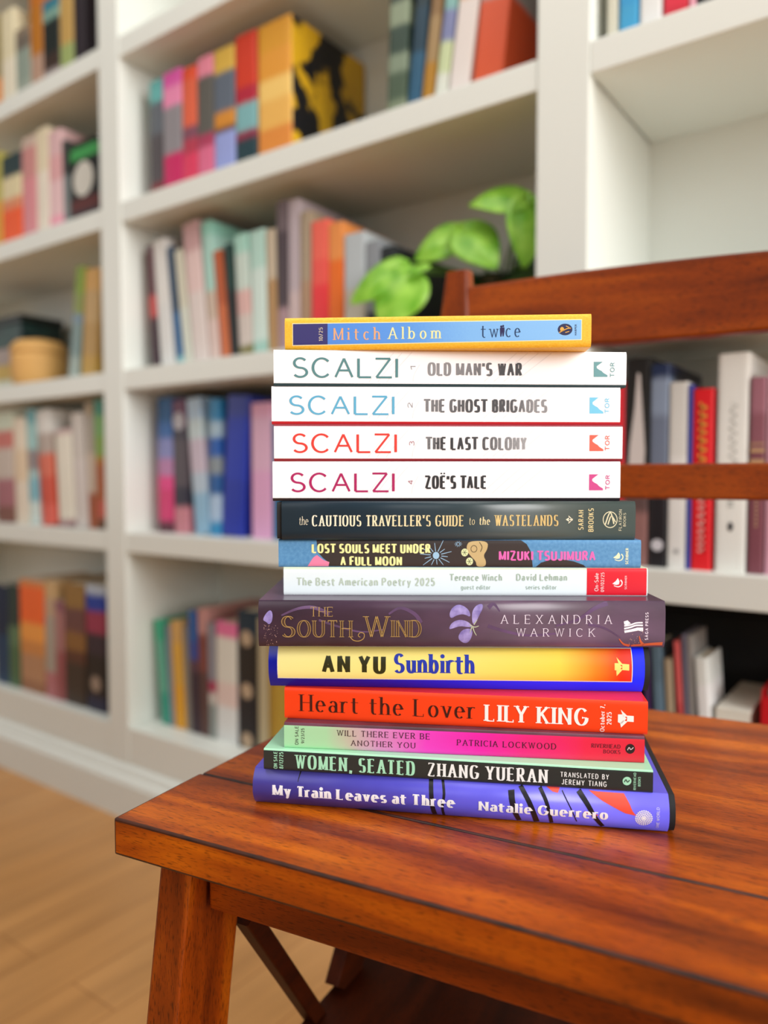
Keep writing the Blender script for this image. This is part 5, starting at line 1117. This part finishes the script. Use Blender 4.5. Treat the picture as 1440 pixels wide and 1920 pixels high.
def build_plant():
    t = thing('potted_plant', 'bright green leafy plant in a dark pot, right end of the middle third shelf', 'plant', (-0.535, 1.03, 0.8622))
    t_loc = Vector(t.location)
    bm = bmesh.new(); lathe(bm, [(0.040, 0), (0.046, 0.004), (0.056, 0.078), (0.059, 0.082), (0.056, 0.084), (0.051, 0.080), (0.050, 0.070)], 36)
    link_mesh('pot', bm, mat('dark green glaze', '#1c2f26', 0.25), t, True)
    bm = bmesh.new(); lathe(bm, [(0.0505, 0.066), (0.047, 0.073), (0.02, 0.076)], 24)
    link_mesh('soil', bm, mat('potting soil', '#1d1610', 0.9), t)
    lm = bpy.data.materials.new('fresh green leaf'); lm.use_nodes = True
    nt = lm.node_tree; N = nt.nodes; L = nt.links; b = N['Principled BSDF']
    tc = N.new('ShaderNodeTexCoord'); nz = N.new('ShaderNodeTexNoise'); nz.inputs['Scale'].default_value = 40; L.new(tc.outputs['Object'], nz.inputs['Vector'])
    cr = N.new('ShaderNodeValToRGB'); cr.color_ramp.elements[0].color = lin('#7cc42a'); cr.color_ramp.elements[1].color = lin('#b2e65a')
    cr.color_ramp.elements[0].position = 0.35; cr.color_ramp.elements[1].position = 0.65
    L.new(nz.outputs['Fac'], cr.inputs[0]); L.new(cr.outputs[0], b.inputs['Base Color']); b.inputs['Roughness'].default_value = 0.35
    tr = N.new('ShaderNodeBsdfTranslucent'); L.new(cr.outputs[0], tr.inputs[0])
    mx = N.new('ShaderNodeMixShader'); mx.inputs[0].default_value = 0.3
    L.new(b.outputs[0], mx.inputs[1]); L.new(tr.outputs[0], mx.inputs[2]); L.new(mx.outputs[0], N['Material Output'].inputs['Surface'])
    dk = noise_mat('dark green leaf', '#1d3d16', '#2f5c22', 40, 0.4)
    leaves = [  # base, tip, width, facing, droop, material   (world places)
        ((-0.458, 0.945, 1.022), (-0.536, 0.935, 1.030), 0.056, (0.35, -0.75, 0.55), 0.16, lm),
        ((-0.452, 0.945, 1.022), (-0.449, 0.930, 0.930), 0.056, (0.70, -0.62, 0.1), 0.06, lm),
        ((-0.556, 0.945, 0.999), (-0.622, 0.930, 0.968), 0.060, (0.3, -0.85, 0.45), 0.10, lm),
        ((-0.549, 0.945, 1.004), (-0.486, 0.925, 0.934), 0.066, (0.25, -0.85, 0.45), 0.08, lm),
        ((-0.636, 0.918, 0.960), (-0.712, 0.895, 0.912), 0.062, (0.3, -0.8, 0.5), 0.08, lm),
        ((-0.655, 0.930, 0.945), (-0.585, 0.918, 0.952), 0.050, (0.3, -0.7, 0.65), 0.10, lm),
        ((-0.618, 0.912, 0.945), (-0.650, 0.890, 0.868), 0.084, (0.3, -0.85, 0.4), 0.06, lm),
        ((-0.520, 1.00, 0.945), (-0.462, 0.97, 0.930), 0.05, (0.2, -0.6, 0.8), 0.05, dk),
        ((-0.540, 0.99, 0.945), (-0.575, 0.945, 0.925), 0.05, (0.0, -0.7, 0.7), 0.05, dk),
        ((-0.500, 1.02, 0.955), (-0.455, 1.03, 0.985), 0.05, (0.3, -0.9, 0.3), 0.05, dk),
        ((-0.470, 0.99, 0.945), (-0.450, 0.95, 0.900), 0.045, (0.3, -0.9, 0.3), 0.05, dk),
    ]
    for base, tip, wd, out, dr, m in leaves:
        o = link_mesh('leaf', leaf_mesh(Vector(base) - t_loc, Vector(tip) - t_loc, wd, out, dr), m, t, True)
        s = o.modifiers.new('thickness', 'SOLIDIFY'); s.thickness = 0.0006
    root = Vector((-0.535, 1.03, 0.935))
    for i, (base, *_r) in enumerate(leaves):
        e = Vector(base); r0 = root + Vector((0.012 * math.cos(i * 2.1), 0.012 * math.sin(i * 2.1), 0))
        mid = (r0 + e) / 2 + Vector((0, 0.0, 0.03 if e.z > 0.93 else 0.015))
        pts = []
        for k in range(9):
            q = k / 8; pts.append(((1 - q) ** 2 * r0 + 2 * q * (1 - q) * mid + q * q * e) - t_loc)
        bm = bmesh.new(); tube(bm, pts, 0.0016)
        link_mesh('stem', bm, mat('plant stem', '#5f8a2c', 0.5), t, True)
build_plant()

# left bay third shelf: round tan basket, a few lying books and a dark teal box on them
def build_shelf_things():
    z = SHELF_TOP['C'] + 0.0002
    t = thing('basket', 'round tan woven basket with a lid on the left bay third shelf', 'basket', (-1.700, 0.985, z))
    m = bpy.data.materials.new('woven straw'); m.use_nodes = True
    nt = m.node_tree; N = nt.nodes; L = nt.links; b = N['Principled BSDF']; b.inputs['Roughness'].default_value = 0.7
    tc = N.new('ShaderNodeTexCoord'); wv = N.new('ShaderNodeTexWave'); wv.bands_direction = 'Z'; wv.inputs['Scale'].default_value = 45; wv.inputs['Distortion'].default_value = 1.5
    L.new(tc.outputs['Object'], wv.inputs['Vector'])
    cr = N.new('ShaderNodeValToRGB'); cr.color_ramp.elements[0].color = lin('#c48f48'); cr.color_ramp.elements[1].color = lin('#e8ba74')
    L.new(wv.outputs['Fac'], cr.inputs[0]); L.new(cr.outputs[0], b.inputs['Base Color'])
    bm = bmesh.new(); lathe(bm, [(0.050, 0), (0.056, 0.004), (0.061, 0.03), (0.062, 0.062), (0.060, 0.0775)], 40); link_mesh('body', bm, m, t, True)
    bm = bmesh.new(); lathe(bm, [(0.0615, 0.078), (0.063, 0.081), (0.061, 0.094), (0.050, 0.106), (0.02, 0.112)], 40); link_mesh('lid', bm, m, t, True)
    zz = z
    for (x0, x1, th, c, lab) in ((-2.06, -1.800, 0.034, '#cfd2bc', 'pale green-white book lying flat, lowest of the pile left of the tan basket'), (-2.05, -1.805, 0.036, '#c8a448', 'mustard book lying flat in the pile left of the tan basket'), (-2.06, -1.802, 0.040, '#a5948e', 'mauve-grey book lying flat, topmost of the pile left of the tan basket')):
        t = thing('book', lab, 'book', (x0, 0.995, zz), 0, 'lying books on the left bay third shelf')
        w = x1 - x0; cm = mat('cover ' + c, c, 0.45)
        bm = bmesh.new()
        add_box(bm, 0, w, 0, 0.003, 0, th, 0.0006, 1); add_box(bm, 0, w, 0.0031, 0.13, 0, 0.0025); add_box(bm, 0, w, 0.0031, 0.13, th - 0.0025, th)
        link_mesh('cover', bm, cm, t)
        box('page_block', 0.003, w - 0.003, 0.0035, 0.127, 0.0027, th - 0.0027, PAPER_SHELF, t)
        zz += th + 0.0003
    t = thing('box', 'dark teal box standing on the pile of lying books, left bay third shelf', 'box', (-1.99, 1.0, zz))
    teal = noise_mat('dark teal lacquer', '#10282c', '#1d4a44', 30, 0.35)
    box('body', 0, 0.185, 0, 0.11, 0, 0.058, teal, t, 0.004, 3); box('lid', -0.002, 0.187, -0.002, 0.112, 0.0585, 0.078, mat('black lacquer', '#0e1414', 0.3), t, 0.004, 3)
    # right bay lower shelf
    z = SHELF_TOP['F'] + 0.0002
    t = thing('book', 'thick white book lying flat beside the red box, right bay lower shelf', 'book', (-0.2035, 0.93, z))
    wh = mat('white cover', '#dedace', 0.5)
    bm = bmesh.new(); add_box(bm, 0, 0.036, 0, 0.14, 0.0, 0.003, 0.0006, 1); add_box(bm, 0, 0.036, 0, 0.14, 0.047, 0.050, 0.0006, 1); add_box(bm, 0, 0.036, 0, 0.003, 0.0031, 0.0469)
    link_mesh('cover', bm, wh, t); box('page_block', 0.002, 0.034, 0.0035, 0.137, 0.0032, 0.0468, PAPER_SHELF, t)
    t = thing('box', 'red open box with a beige pad inside, right bay lower shelf', 'box', (-0.158, 0.94, z))
    red = mat('red card', '#c40f1e', 0.4)
    bm = bmesh.new()
    for a in ((0, 0.13, 0, 0.003, 0, 0.068), (0, 0.13, 0.117, 0.12, 0, 0.085), (0, 0.003, 0.0031, 0.1169, 0, 0.075), (0.127, 0.13, 0.0031, 0.1169, 0, 0.075), (0.0031, 0.1269, 0.0031, 0.1169, 0, 0.003)): add_box(bm, *a)
    link_mesh('body', bm, red, t)
    box('pad', 0.005, 0.125, 0.006, 0.115, 0.0035, 0.076, mat('beige felt', '#b3aa9c', 0.8), t, 0.006, 3)
    t = thing('black_filler_box', 'large black box added to darken the back of the right bay lower shelf', 'box', (-0.335, 1.066, z))  # black box added so the back of this cell goes dark
    blk = mat('black filler board', '#0a0a0b', 0.85)
    box('body', 0, 0.62, 0, 0.068, 0, 0.135, blk, t, 0.002); box('lid', -0.002, 0.622, -0.002, 0.070, 0.1355, 0.162, blk, t, 0.002)
build_shelf_things()
